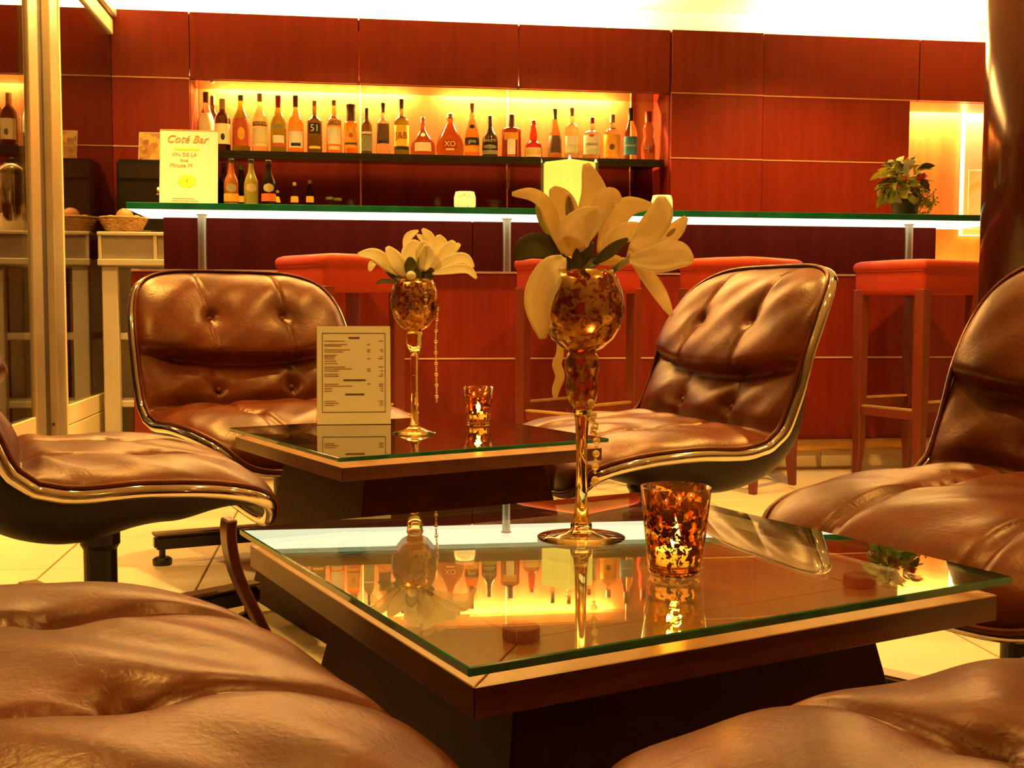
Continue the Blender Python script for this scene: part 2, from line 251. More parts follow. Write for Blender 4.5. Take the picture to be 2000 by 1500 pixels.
# geometry -------------------------------------------------------------------------------------------------
def link(name, me, parent=None, mat=None, loc=None):
    o = bpy.data.objects.new(name, me); COL.objects.link(o)
    if mat is not None:
        ms = mat if isinstance(mat, (list, tuple)) else [mat]
        if len(me.materials) == 0:
            for k in ms: me.materials.append(M[k] if isinstance(k, str) else k)
    if parent: o.parent = parent
    if loc: o.location = loc
    return o
def empty(name, loc=(0, 0, 0), rz=0.0, label=None, cat=None, group=None):
    o = bpy.data.objects.new(name, None); COL.objects.link(o); o.location = loc; o.rotation_euler = (0, 0, rz); o.empty_display_size = 0.05
    tag(o, label, cat, group); return o
def tag(o, label=None, cat=None, group=None, kind=None):
    if label: o['label'] = label
    if cat: o['category'] = cat
    if group: o['group'] = group
    if kind: o['kind'] = kind
    return o
class MB:
    def __init__(s): s.v = []; s.f = []; s.mi = []
    def add(s, v, f, mi=0):
        n = len(s.v); s.v += [tuple(p) for p in v]; s.f += [tuple(i + n for i in q) for q in f]; s.mi += [mi] * len(f); return s
    def box(s, x0, x1, y0, y1, z0, z1, mi=0):
        v = [(x0, y0, z0), (x1, y0, z0), (x1, y1, z0), (x0, y1, z0), (x0, y0, z1), (x1, y0, z1), (x1, y1, z1), (x0, y1, z1)]
        return s.add(v, [(3, 2, 1, 0), (4, 5, 6, 7), (0, 1, 5, 4), (1, 2, 6, 5), (2, 3, 7, 6), (3, 0, 4, 7)], mi)
    def lathe(s, prof, seg=24, c=(0, 0, 0), mi=0, close=True):
        v = []; f = []; n = len(prof)
        for k in range(seg):
            a = 2 * pi * k / seg
            for r, z in prof: v.append((c[0] + r * cos(a), c[1] + r * sin(a), c[2] + z))
        for k in range(seg):
            k2 = (k + 1) % seg
            for i in range(n - 1): f.append((k * n + i, k2 * n + i, k2 * n + i + 1, k * n + i + 1))
        if close:
            if prof[0][0] > 1e-5: f.append(tuple(k * n for k in range(seg))[::-1])
            if prof[-1][0] > 1e-5: f.append(tuple(k * n + n - 1 for k in range(seg)))
        return s.add(v, f, mi)
    def tube(s, pts, r, seg=8, closed=False, mi=0, caps=True):
        pts = [Vector(p) for p in pts]; n = len(pts); rs = r if isinstance(r, (list, tuple)) else [r] * n
        v = []; f = []; up = Vector((0, 0, 1)); prev = None
        for i, p in enumerate(pts):
            if closed: t = pts[(i + 1) % n] - pts[i - 1]
            else: t = pts[min(i + 1, n - 1)] - pts[max(i - 1, 0)]
            t = t.normalized()
            if prev is None:
                a = up if abs(t.dot(up)) < 0.9 else Vector((1, 0, 0)); x = a.cross(t).normalized()
            else: x = (prev - t * prev.dot(t)).normalized()
            prev = x; y = t.cross(x)
            for k in range(seg):
                a = 2 * pi * k / seg; v.append(p + (x * cos(a) + y * sin(a)) * rs[i])
        for i in range(n if closed else n - 1):
            j = (i + 1) % n
            for k in range(seg): k2 = (k + 1) % seg; f.append((i * seg + k, i * seg + k2, j * seg + k2, j * seg + k))
        if caps and not closed:
            f.append(tuple(range(seg))[::-1]); f.append(tuple((n - 1) * seg + k for k in range(seg)))
        return s.add(v, f, mi)
    def ball(s, c, r, seg=10, rings=6, sz=1.0, mi=0):
        prof = [(max(r * sin(pi * i / rings), 1e-6), -r * sz * cos(pi * i / rings)) for i in range(rings + 1)]
        return s.lathe(prof, seg, c, mi, close=False)
    def mesh(s, name, smooth=False, bevel=0.0, seg=2, weld=False):
        me = bpy.data.meshes.new(name); me.from_pydata(s.v, [], s.f); me.polygons.foreach_set('material_index', s.mi)
        if bevel or weld:
            bm = bmesh.new(); bm.from_mesh(me)
            if weld: bmesh.ops.remove_doubles(bm, verts=bm.verts, dist=1e-5)
            if bevel:
                ed = [e for e in bm.edges if len(e.link_faces) == 2 and e.calc_face_angle(0) > 0.6]
                bmesh.ops.bevel(bm, geom=ed, offset=bevel, segments=seg, affect='EDGES', clamp_overlap=True)
            bm.to_mesh(me); bm.free()
        if smooth: me.polygons.foreach_set('use_smooth', [True] * len(me.polygons))
        me.update(); return me
    def obj(s, name, mat, parent=None, smooth=False, bevel=0.0, seg=2, weld=False, loc=None):
        return link(name, s.mesh(name, smooth, bevel, seg, weld), parent, mat, loc)
def box(name, x0, x1, y0, y1, z0, z1, mat, parent=None, bevel=0.003):
    return MB().box(x0, x1, y0, y1, z0, z1).obj(name, mat, parent, bevel=bevel, seg=1)
_tc = {}
def text_geo(body, size, shear=0.0):
    key = (body, size, shear)
    if key in _tc: return _tc[key]
    cu = bpy.data.curves.new('lettering', 'FONT'); cu.body = body; cu.size = size; cu.align_x = 'CENTER'; cu.align_y = 'CENTER'; cu.shear = shear; cu.resolution_u = 3
    cu.extrude = size * 0.03
    o = bpy.data.objects.new('lettering', cu); COL.objects.link(o)
    dg = bpy.context.evaluated_depsgraph_get(); dg.update()
    me = bpy.data.meshes.new_from_object(o.evaluated_get(dg))
    v = [tuple(p.co) for p in me.vertices]; f = [tuple(p.vertices) for p in me.polygons]
    bpy.data.objects.remove(o); bpy.data.curves.remove(cu); bpy.data.meshes.remove(me)
    _tc[key] = (v, f); return v, f
def text_on(body, size, fn, mat, parent, name='lettering', shear=0.0):
    v, f = text_geo(body, size, shear)
    return MB().add([fn(*p) for p in v], f).obj(name, mat, parent)
def setk(o, kind='structure'): o['kind'] = kind; return o

# ================================================================== SETTING
X_P = -1.08                      # glass partition plane
Y_W = 5.70                       # face of the panelled wall
fl = setk(box('floor', -2.6, 4.4, -2.0, 6.6, -0.08, -0.006, 'grout'))
TS = 0.388; tiles = MB().box(0.0025, TS - 0.0025, 0.0025, TS - 0.0025, -0.012, 0.0).mesh('tile', bevel=0.0015, seg=1)
for i in range(-5, 12):
    for j in range(-6, 11):
        x = -0.346 + i * TS; y = 2.952 + (j - 5) * TS
        if x < -2.3 or x > 3.95 or y < -0.7 or y + TS > 4.9: continue
        link('tile', tiles, fl, 'tile', (x, y, 0))
setk(box('ceiling', -2.6, 4.4, -2.0, 6.6, CEIL, CEIL + 0.1, 'plaster'))
setk(box('wall_left', -2.7, -2.6, -2.0, 6.6, 0, CEIL, 'dark_wall'))  # unseen wall, its dark colour stands for the darkness beyond the glass
setk(box('wall_right', 4.4, 4.5, -2.0, 6.6, 0, CEIL, 'wall_paint'))
setk(box('wall_front', -2.6, 4.4, -2.1, -2.0, 0, CEIL, 'wall_paint'))
# back wall: masonry behind, mahogany panels in front
wb = setk(box('wall_back', -2.6, 4.4, 6.45, 6.6, 0, CEIL, 'plaster'))
def panel(x0, x1, z0, z1, y=Y_W, t=0.03, mat='mahogany'):
    g = 0.0025
    return box('panel', x0 + g, x1 - g, y, y + t, z0 + g, z1 - g, mat, wb, bevel=0.002)
XN0, XN1, XR = -0.725, 1.622, 2.905
ZT, Z1, Z2 = 2.04, 1.725, 1.402
xs_top = [-2.5, X_P - 0.004, XN0, 0.07, 0.85, XN1, 2.105, 2.95, 3.7]
for a, b in zip(xs_top[:-1], xs_top[1:]): panel(a, b, Z1, ZT, y=Y_W - (0.012 if b > 1.7 and b < 2.2 else 0))
for a, b in ((-2.5, X_P - 0.004), (X_P - 0.004, XN0), (XN1, 2.105), (2.105, XR)):
    yy = Y_W - (0.012 if abs(a - XN1) < 0.01 else 0)
    for z0, z1 in ((Z2, Z1), (1.08, Z2), (0.76, 1.08), (0.40, 0.76), (0.0, 0.40)): panel(a, b, z0, z1, y=yy)
for z in (Z1, Z2):
    for a, b in ((X_P, XN0), (XN1, 2.105), (2.105, XR)):
        yy = Y_W - (0.012 if abs(a - XN1) < 0.01 else 0)
        box('inlay_strip', a, b, yy - 0.003, yy + 0.01, z - 0.0035, z + 0.0035, 'inlay', wb, bevel=0.001)
# soffit box over the niche and its top board; underside stops short of the back wall leaving the light slot
M['gloss_board'] = pbr('lacquered soffit board', (0.18, 0.02, 0.005), 0.1, col2=(0.2, 0.024, 0.006), coat=0.5)
box('soffit_underside', XN0, XN1, Y_W + 0.03, 5.955, Z1, Z1 + 0.02, 'gloss_board', wb)
box('soffit_top', -2.5, 3.7, Y_W + 0.03, 6.2, 1.98, 2.0, 'mahogany_dark', wb)
box('soffit_lip', -2.5, 3.7, Y_W + 0.031, Y_W + 0.045, 2.0, ZT - 0.004, 'mahogany_dark', wb)
# niche
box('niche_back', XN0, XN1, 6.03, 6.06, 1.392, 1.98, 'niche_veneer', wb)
box('niche_back', XN0, XN1, 6.03, 6.06, 0.0, 1.39, 'mahogany_dark', wb)  # darker wood paints in the shade below the bottle shelf
box('niche_side', XN0 - 0.02, XN0, Y_W + 0.03, 6.06, 0.0, 1.98, 'mahogany', wb)
box('niche_side', XN1, XN1 + 0.02, Y_W + 0.03, 6.06, 0.0, 1.98, 'mahogany', wb)
for x in (0.08, 0.84, 1.50): box('niche_seam', x - 0.003, x + 0.003, 6.024, 6.031, 0.9, 1.80, 'inlay', wb, bevel=0.001)
# upper cove wall
box('cove_wall', -2.5, 4.4, 6.2, 6.24, 1.98, CEIL, 'plaster', wb)
# recess at the right end
box('recess_back', XR - 0.02, 4.4, 6.12, 6.15, 0.0, 1.98, 'niche_veneer', wb)
box('recess_side', XR - 0.02, XR - 0.001, Y_W + 0.03, 6.12, 0.0, 1.73, 'niche_veneer', wb)
box('recess_underside', XR, 3.7, Y_W + 0.03, 6.02, Z1, Z1 + 0.02, 'mahogany', wb)
# glass partition, structure window_1
w1 = setk(empty('window_1', (X_P, 0, 0)))
def wpart(n, x0, x1, y0, y1, z0, z1, m, bevel=0.003): return box(n, x0, x1, y0, y1, z0, z1, m, w1, bevel)
wpart('pane', -0.006, 0.0, 4.59, 5.69, 0.26, 1.914, 'partition_glass', 0)
wpart('pane', -0.006, 0.0, 2.3, 4.31, 0.26, 1.914, 'partition_glass', 0)
wpart('stile', -0.03, 0.010, 4.21, 4.33, 0.0, 2.2, 'alu')
wpart('seal', -0.03, 0.004, 4.33, 4.42, 0.0, 2.2, 'alu_dark')
wpart('post', -0.03, 0.030, 4.42, 4.56, 0.0, 2.24, 'alu')
wpart('post_edge', 0.0302, 0.034, 4.545, 4.562, 0.0, 2.24, 'alu_light', 0.001)
for y0, y1 in ((4.562, 5.69), (2.3, 4.208)):
    wpart('bottom_rail_board', -0.03, 0.006, y0, y1, 0.185, 0.262, 'alu_light')
    wpart('bottom_rail_board', -0.03, 0.006, y0, y1, 0.0, 0.182, 'alu_light')
    wpart('top_rail', -0.05, 0.012, y0, y1, 1.915, 1.985, 'alu_light')
    wpart('top_track', -0.05, 0.030, y0, y1, 1.995, 2.03, 'alu')
    wpart('header_board', -0.04, -0.005, y0, y1, 2.032, CEIL - .002, 'plaster')
for z in (0, 1): MB().lathe([(0.0001, 0), (0.006, 0), (0.006, 0.003), (0.0001, 0.003)], 10).obj('screw', 'alu_dark', w1).matrix_local = Matrix.Translation((0.0345 - 0.022, 4.419, 0.215)) @ Matrix.Translation((-0.02 * z, 0, 0)) @ Matrix.Rotation(pi / 2, 4, 'X')
# column
col = setk(MB().lathe([(0.25, 0.0), (0.25, CEIL)], 72).obj('trim_1', 'column', smooth=False, loc=(0, 0, 0)))
_c = _r0 * 1.745 + _f0 * 3.66
col.location = (_c.x, _c.y, 0)
for p in col.data.polygons: p.use_smooth = len(p.vertices) == 4

# ================================================================== BAR
Y_L, Y_U, Y_G0, Y_G1 = 4.38, 4.58, 4.22, 4.68
bar = empty('bar_counter', (0.9, Y_L, 0), 0, 'long red mahogany bar counter with thick green glass top', 'bar')
def bp(n, x0, x1, y0, y1, z0, z1, m, bevel=0.003): return box(n, x0 - 0.9, x1 - 0.9, y0 - Y_L, y1 - Y_L, z0, z1, m, bar, bevel)
bxs = [-0.776, 0.02, 0.86, 1.70, 2.62]
for a, b in zip(bxs[:-1], bxs[1:]):
    bp('lower_panel', a + 0.002, b - 0.002, Y_L, Y_L + 0.03, 0.456, 0.776, 'mahogany')
    bp('lower_panel', a + 0.002, b - 0.002, Y_L, Y_L + 0.03, 0.125, 0.450, 'mahogany')
bp('inlay_strip', -0.776, 2.62, Y_L - 0.003, Y_L + 0.02, 0.4495, 0.4565, 'inlay', 0.001)
bp('ledge', -0.776, 2.62, Y_L - 0.004, Y_U, 0.777, 0.785, 'inlay', 0.001)
bp('bar_carcass', -0.772, 2.615, Y_L + 0.032, Y_U + 0.10, 0.125, 0.776, 'backing')
uxs = [-0.69, 0.50, 1.35, 2.465]
for a, b in zip(uxs[:-1], uxs[1:]): bp('upper_panel', a + 0.001, b - 0.001, Y_U, Y_U + 0.08, 0.786, 0.989, 'mahogany_dark')
pl0 = -0.77
for k in range(9):
    a = pl0 + k * 0.382; bp('plinth_tile', a + 0.001, min(a + 0.380, 2.615), Y_L + 0.038, Y_L + 0.06, 0.0, 0.124, 'plinth', 0.001)
MB().tube([(-0.77 - 0.9, -0.035, 0.103), (2.6 - 0.9, -0.035, 0.103)], 0.024, 20).obj('foot_rail', 'brass', bar, smooth=True)
for k in range(6):
    x = -0.6 + k * 0.62
    MB().tube([(x - 0.9, -0.035, 0.103), (x - 0.9, 0.02, 0.103)], 0.009, 10).obj('rail_bracket', 'brass', bar, smooth=True)
gt = MB().box(-0.76 - 0.9, 2.62 - 0.9, Y_G0 - Y_L, Y_G1 - Y_L, 0.9905, 1.014)
gm = gt.mesh('glass_top', bevel=0.0015, seg=1)
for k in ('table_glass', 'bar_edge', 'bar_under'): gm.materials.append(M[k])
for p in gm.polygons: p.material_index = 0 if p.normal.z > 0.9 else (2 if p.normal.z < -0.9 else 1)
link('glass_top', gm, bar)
for px in (395, 990, 1775):
    p = on_y(px, 470, 4.30 + 0.12)
    MB().lathe([(0.016, 0.786), (0.016, 0.986), (0.021, 0.987), (0.021, 0.990)], 20, (p.x - 0.9, 4.42 - Y_L, 0)).obj('post', 'steel', bar)

# bottle shelf and back counter
sh = empty('bottle_shelf', (0.45, 5.86, 1.39), 0, 'long dark glass shelf carrying the row of liquor bottles', 'shelf')
sm = MB().box(-1.15, 1.155, -0.115, 0.165, -0.010, 0.010).mesh('shelf_board', bevel=0.001, seg=1)
for k in ('shelf_glass', 'shelf_edge'): sm.materials.append(M[k])
for p in sm.polygons: p.material_index = 0 if abs(p.normal.z) > 0.9 else 1
link('shelf_board', sm, sh)
MB().box(-1.15, 1.155, -0.118, -0.105, -0.028, -0.011).obj('edge_rail', 'shelf_edge', sh, bevel=0.001)
for x in (-0.98, -0.37, 0.39, 1.04):
    v = [(x - 0.004, 0.165, -0.02)] + [(x - 0.004, 0.165 - 0.11 * cos(a), -0.02 - 0.11 * sin(a)) for a in [i * pi / 16 for i in range(9)]]
    n = len(v); v += [(p[0] + 0.008, p[1], p[2]) for p in v]
    MB().add(v, [tuple(range(n)), tuple(range(2 * n - 1, n - 1, -1))] + [(i, (i + 1) % n + 0, (i + 1) % n + n, i + n) for i in range(n)]).obj('bracket', 'acrylic', sh)
bc = empty('back_counter', (0.45, 5.84, 0), 0, 'low dark back counter standing in the niche under the shelf', 'counter')
MB().box(-1.165, 1.165, -0.14, 0.18, 1.06, 1.09).obj('worktop', 'mahogany_dark', bc, bevel=0.003)
MB().box(-1.165, 1.165, -0.10, 0.18, 0.0, 1.058).obj('cabinet', 'backing', bc, bevel=0.003)

# ---------------------------------------------------------------- bottles
def bottle_prof(kind, R, H):
    P = {
     'tall': [(0.93, 0), (1, .02), (1, .52), (.95, .57), (.8, .63), (.55, .70), (.38, .77), (.31, .84), (.29, .90), (.29, .985)],
     'slope': [(.92, 0), (.98, .02), (1, .40), (1, .50), (.86, .58), (.62, .66), (.42, .74), (.32, .82), (.28, .90), (.28, .985)],
     'square': [(.94, 0), (1, .015), (1, .60), (.97, .635), (.80, .665), (.5, .69), (.37, .72), (.30, .80), (.28, .90), (.28, .985)],
     'wine': [(.95, 0), (1, .02), (1, .60), (.94, .65), (.66, .71), (.40, .755), (.34, .80), (.31, .90), (.31, .985)],
     'flask': [(.90, 0), (1, .03), (1, .22), (.95, .34), (.78, .46), (.52, .56), (.30, .65), (.19, .72), (.18, .80), (.18, .985)],
     'drop': [(.80, 0), (.93, .03), (1, .16), (1, .26), (.93, .38), (.78, .50), (.56, .62), (.34, .73), (.23, .80), (.22, .88), (.24, .985)],
     'cognac': [(.95, 0), (1, .015), (1, .36), (.93, .44), (.74, .55), (.52, .66), (.36, .75), (.28, .84), (.26, .985)],
     'should': [(.96, 0), (1, .015), (1, .62), (.97, .665), (.88, .69), (.6, .715), (.32, .735), (.24, .77), (.24, .985)],
     'cream': [(.95, 0), (1, .02), (1, .42), (.94, .50), (.75, .58), (.48, .66), (.36, .72), (.32, .76), (.30, .985)],
     'bulb': [(.92, 0), (1, .03), (1, .28), (.93, .38), (.68, .44), (.46, .48), (.42, .52), (.44, .60), (.38, .70), (.32, .78), (.29, .985)],
     'gourd': [(.85, 0), (.95, .02), (1, .22), (.98, .32), (.80, .44), (.66, .50), (.70, .56), (.80, .62), (.78, .68), (.55, .76), (.34, .82), (.30, .88), (.30, .985)],
     'soda': [(.90, 0), (1, .02), (1, .40), (1, .50), (.92, .58), (.70, .66), (.48, .74), (.40, .80), (.36, .90), (.38, .955), (.36, .985)],
    }[kind]
    return [(r * R, z * H) for r, z in P]
def radius_at(prof, z):
    for (r0, z0), (r1, z1) in zip(prof[:-1], prof[1:]):
        if z0 <= z <= z1 and z1 > z0: return r0 + (r1 - r0) * (z - z0) / (z1 - z0)
    return prof[-1][0]
def curved_patch(prof, z0, z1, half, off, rows=6, cols=10, round_=False, mid=-pi / 2):
    v = []; f = []
    for i in range(rows + 1):
        z = z0 + (z1 - z0) * i / rows; R = radius_at(prof, z) + off
        h = half
        if round_: t = 2 * i / rows - 1; h = half * sqrt(max(0.0, 1 - t * t)) + 1e-4
        for j in range(cols + 1):
            a = mid + h * (2 * j / cols - 1); v.append((R * cos(a), R * sin(a), z))
    for i in range(rows):
        for j in range(cols): a = i * (cols + 1) + j; f.append((a, a + 1, a + cols + 2, a + cols + 1))
    return v, f
def bottle(px, ytop, hw, kind, glass, capm, capfrac, labels, label, Y=5.88, zb=1.4005, group=None, flat=1.0, yb=None):
    p = on_y(px, ytop, Y); H = p.z - zb; d = (Vector((p.x, Y, zb)) - CAM).dot(FWD); R = hw * d / F_PX
    rz = -math.atan2(p.x, Y)
    t = empty('bottle', (p.x, Y, zb), rz, label, 'bottle', group)
    prof = bottle_prof(kind, R, H)
    full = [(0.0001, 0.004)] + prof + [(0.0001, 0.985 * H)]
    o = MB().lathe(full, 28, close=False).obj('glass_body', glass, t, smooth=True)
    if flat != 1.0: o.scale = (1, flat, 1)
    if capm:
        zc = H * (1 - capfrac); rc = max(radius_at(prof, zc), radius_at(prof, min(zc + 0.02, H * .98)), prof[-1][0]) + 0.0012
        MB().lathe([(rc * 0.98, zc), (rc, zc + 0.002), (rc * 0.97, H - 0.002), (rc * 0.8, H), (0.0001, H)], 18, close=False).obj('cap', capm, t, smooth=False)
    for lb in labels:
        y0, y1, half, lm = lb[0], lb[1], lb[2], lb[3]
        z1 = on_y(px, y0, Y).z - zb; z0 = on_y(px, y1, Y).z - zb
        z0 = max(z0, 0.003)
        v, f = curved_patch(prof, z0, z1, half, 0.0012 + 0.0006 * (len(lb) > 6), round_=(len(lb) > 5 and lb[5] == 'round'))
        lo = MB().add(v, f).obj('label', lm, t, smooth=True)
        if len(lb) > 4 and lb[4]:
            body, tm, size = lb[4]
            sz = size * d / F_PX; zc = (z0 + z1) / 2
            def fn(x, y, z, sz=sz, zc=zc):
                RR = radius_at(prof, max(zc + y, 0)) + 0.0024 + z; a = -pi / 2 + x / RR; return (RR * cos(a), RR * sin(a), zc + y)
            text_on(body, sz, fn, tm, lo)
    return t
def text_band(t, px, y, Y, zb, prof): pass
GRP = 'liquor bottles on the dark glass shelf'
BL = [
 (402, 180, 17, 'slope', 'g_clear', 'cap_brown', .17, [(222, 268, 1.0, 'cream_label')], 'clear bottle with cream label at the left end of the shelf', 5.885),
 (415, 187, 13, 'wine', 'g_olive', 'cap_brown', .16, [(235, 275, .9, 'cream_label')], 'dark green bottle half hidden behind the leftmost shelf bottle', 5.96),
 (434, 193, 15, 'wine', 'g_dark', 'cap_tan', .2, [(243, 283, 1.2, 'cream_label'), (262, 276, .25, 'black_label', None, 'round', 1)], 'dark wine bottle with cream label and black blot', 5.81),
 (470, 186, 17, 'tall', 'g_green', 'cap_green', .09, [(232, 286, 1.3, 'red_label'), (250, 276, .42, 'orange_label', None, 'round', 1)], 'green bottle with a large red and orange label', 5.88),
 (507, 183, 15, 'tall', 'g_clear', 'cap_tan', .13, [(239, 248, 1.25, 'brown_label', ('CAMPARI', 'gold', 8.5)), (251, 287, 1.2, 'cream_label'), (279, 281, 1.2, 'gold', None, None, 1)], 'clear bottle with gold letters above a plain cream label', 5.88),
 (543, 187, 15.5, 'slope', 'g_green', 'cap_red', .20, [(245, 253, 1.2, 'grey_green'), (266, 281, .75, 'white_label'), (281, 288, .9, 'red_label')], 'tall green bottle with small white and red label', 5.88),
 (577, 187, 15.5, 'slope', 'g_amber', 'cap_brown', .19, [(247, 255, .9, 'orange_label'), (258, 290, 1.0, 'white_label'), (281, 287, .6, 'black_label', None, None, 1)], 'tall sloped amber bottle with long white label', 5.88),
 (614, 197, 14.5, 'square', 'g_olive', 'cap_tan', .09, [(242, 263, .85, 'black_label', ('51', 'white_label', 19)), (287, 292, .8, 'yellow_label')], 'dark square-shouldered bottle with white numerals on black label', 5.88),
 (652, 196, 14.5, 'square', 'g_amber', 'cap_tan', .09, [(237, 246, 1.2, 'brown_label', ('RICARD', 'gold', 8.5)), (250, 283, .95, 'white_label'), (287, 294, .8, 'cream_label')], 'amber square-shouldered bottle with gold letters above white label', 5.88),
 (685, 204, 13, 'square', 'g_amber', 'cap_brown', .33, [(250, 290, 1.1, 'orange_label'), (261, 271, .3, 'red_label', None, 'round', 1), (280, 284, 1.1, 'brown_label', None, None, 1)], 'amber bottle with orange label and round red rose mark', 5.88),
 (716, 211, 10.5, 'wine', 'g_olive', 'cap_brown', .22, [(258, 263, 1.0, 'white_label'), (265, 296, 1.1, 'grey_green')], 'smallest green bottle with sage label in the row', 5.88),
 (748, 201, 13, 'square', 'g_clear', 'cap_brown', .18, [(243, 282, 1.1, 'brown_label'), (276, 281, .7, 'black_label', None, None, 1)], 'clear bottle with a dark brown crest label', 5.88),
 (784, 194, 14.5, 'square', 'g_green', 'cap_brown', .16, [(246, 287, 1.25, 'yellow_label', ('J&B', 'cap_red', 17)), (288, 294, 1.2, 'black_label')], 'green bottle with yellow label and large dark red initials', 5.88),
 (826, 229, 24, 'flask', 'g_cognac', 'cap_red', .06, [(281, 298, .72, 'cream_label'), (261, 269, .28, 'yellow_label', None, 'round')], 'squat flared flask with cream label and round seal', 5.88),
 (879, 222, 27, 'drop', 'g_cognac', 'cap_tan', .10, [(277, 293, .5, 'g_cognac', ('XO', 'gold', 15)), (293, 297, .3, 'gold')], 'wide teardrop decanter with two gold capital letters', 5.88),
 (922, 202, 14.5, 'cognac', 'g_amber', 'cap_tan', .17, [(270, 285, 1.2, 'black_label', ('gina', 'white_label', 10)), (287, 298, 1.2, 'orange_label'), (244, 253, .5, 'black_label', None, 'round')], 'long-necked bottle with black band, round neck seal, orange label', 5.88),
 (957, 226, 15.5, 'cream', 'cream_drink', 'cap_brown', .2, [(271, 282, 1.2, 'black_label', ('BAILEYS', 'gold', 7.5)), (284, 293, .9, 'grey_green', None, 'round'), (295, 303, 1.2, 'grey_green')], 'dark brown bottle with gold letters above a sage oval', 5.88),
 (999, 224, 19, 'should', 'g_brown', 'cap_brown', .27, [(261, 275, .75, 'orange_label'), (274, 304, .42, 'white_label'), (305, 308, .42, 'red_label')], 'broad square brown bottle with narrow white ribbon label', 5.88),
 (1042, 235, 17, 'bulb', 'g_red', 'cap_red', .1, [(290, 308, 1.05, 'cream_label'), (294, 304, .9, 'gold', None, None, 1)], 'round dark red liqueur bottle with cream label and thin neck', 5.88),
 (1084, 213, 13.5, 'cognac', 'g_amber', 'cap_green', .2, [(266, 300, 1.1, 'brown_label')], 'amber long-necked bottle with plain brown label', 5.88),
 (1117, 211, 13.5, 'square', 'g_clear', 'cap_tan', .15, [(267, 300, 1.1, 'white_label')], 'clear bottle with white label behind the cube lantern', 5.88),
 (1156, 229, 16.5, 'square', 'g_clear', 'cap_red', .14, [(265, 303, 1.2, 'white_label', ("GIBSON'S", 'ink', 6.2)), (264, 270, .3, 'red_label', None, 'round', 1)], 'clear bottle with red-topped white label right of the cube lantern', 5.88),
 (1196, 224, 16.5, 'square', 'g_clear', 'cap_tan', .17, [(264, 309, 1.25, 'orange_label'), (283, 295, .3, 'brown_label', None, 'round', 1)], 'clear bottle with full orange sunset label', 5.88),
 (1232, 211, 13, 'tall', 'g_clear', 'cap_black', .24, [(268, 304, 1.3, 'blue_label', ('CURACAO', 'white_label', 5.0))], 'clear bottle with blue label, black capped', 5.88),
 (1267, 218, 14, 'gourd', 'g_clear', 'cap_red', .22, [(286, 294, .9, 'cap_red', ('GET', 'white_label', 9)), (294, 301, .7, 'cap_red', ('II', 'white_label', 7))], 'waisted red-capped bottle at the right end of the shelf', 5.88),
]
for b in BL: bottle(b[0], b[1], b[2], b[3], b[4], b[5], b[6], b[7], b[8], Y=b[9], group=GRP)
# small bottles standing on the bar glass and on the back counter
ZG = 1.0145
for px, yt, g, lm, tx in ((451, 310, 'juice_orange', 'orange_label', 'orange juice bottle with round pale emblem beside the white sign'),
                          (490, 311, 'juice_pale', 'juice_pale', 'pale yellow juice bottle, middle of three on the bar'),
                          (524, 313, 'g_dark', 'red_label', 'dark juice bottle with red label, right of three on the bar')):
    labs = [(359, 377, .75, 'cap_tan', None, 'round')]
    if lm != 'juice_pale': labs.append((379, 394, 1.3, lm))
    bottle(px, yt, 14, 'soda', g, 'cap_black', .08, labs, tx, Y=4.56, zb=ZG, group='juice bottles on the bar')
for px, yt, hw, k, g, cp, tx in ((437, 318, 12, 'wine', 'g_dark', 'cap_black', 'dark bottle half hidden behind the white sign'),
                                 (471, 322, 13, 'soda', 'g_olive', 'cap_green', 'olive bottle standing behind the gap between two juices'),
                                 (542, 372, 7, 'soda', 'g_olive', 'cap_tan', 'tiny bottle neck just right of the dark juice'),
                                 (575, 356, 9, 'soda', 'g_clear', 'cap_tan', 'small clear bottle with pale cap on back counter'),
                                 (605, 352, 9, 'soda', 'g_brown', 'cap_brown', 'small brown bottle with white glint on back counter')):
    bottle(px, yt, hw, k, g, cp, .1, [(384, 396, .9, 'orange_label')] if px != 437 else [], tx, Y=5.80, zb=1.0905, group='small bottles on the back counter')
for px, tx in ((644, 'left of two squat green-lidded jars'), (660, 'right of two squat green-lidded jars')):
    p = on_y(px, 385 if px == 644 else 387, 5.8)
    j = empty('jar', (p.x, 5.8, 1.0905), 0, tx, 'jar', 'jars on the back counter'); hh = p.z - 1.0905
    MB().lathe([(0.018, 0), (0.020, 0.004), (0.020, hh - 0.02), (0.017, hh - 0.014)], 18).obj('glass_body', 'g_amber', j, smooth=True)
    MB().lathe([(0.020, hh - 0.014), (0.0205, hh - 0.012), (0.0205, hh - 0.001), (0.018, hh)], 18).obj('lid', 'cap_green', j)
def wine_glass(px, ytop, hw, Y, zb, label):
    p = on_y(px, ytop, Y); H = p.z - zb; R = hw * Y / F_PX
    t = empty('drinking_glass', (p.x, Y, zb), 0, label, 'glass')
    MB().lathe([(0.0001, 0), (R * .8, 0.001), (R * .82, 0.004), (R * .95, H * .5), (R, H), (R - .0015, H), (R * .9, H * .5), (R * .75, .008), (.0001, .007)], 20, close=False).obj('glass_body', 'glass', t, smooth=True)
wine_glass(686, 388, 8, 5.8, 1.0905, 'clear tumbler seen over the glass bar left of centre')
wine_glass(854, 382, 8, 5.8, 1.0905, 'clear tumbler just left of the glowing tea light')
wine_glass(965, 390, 12, 5.8, 1.0905, 'clear ashtray-like glass right of the glowing tea light')

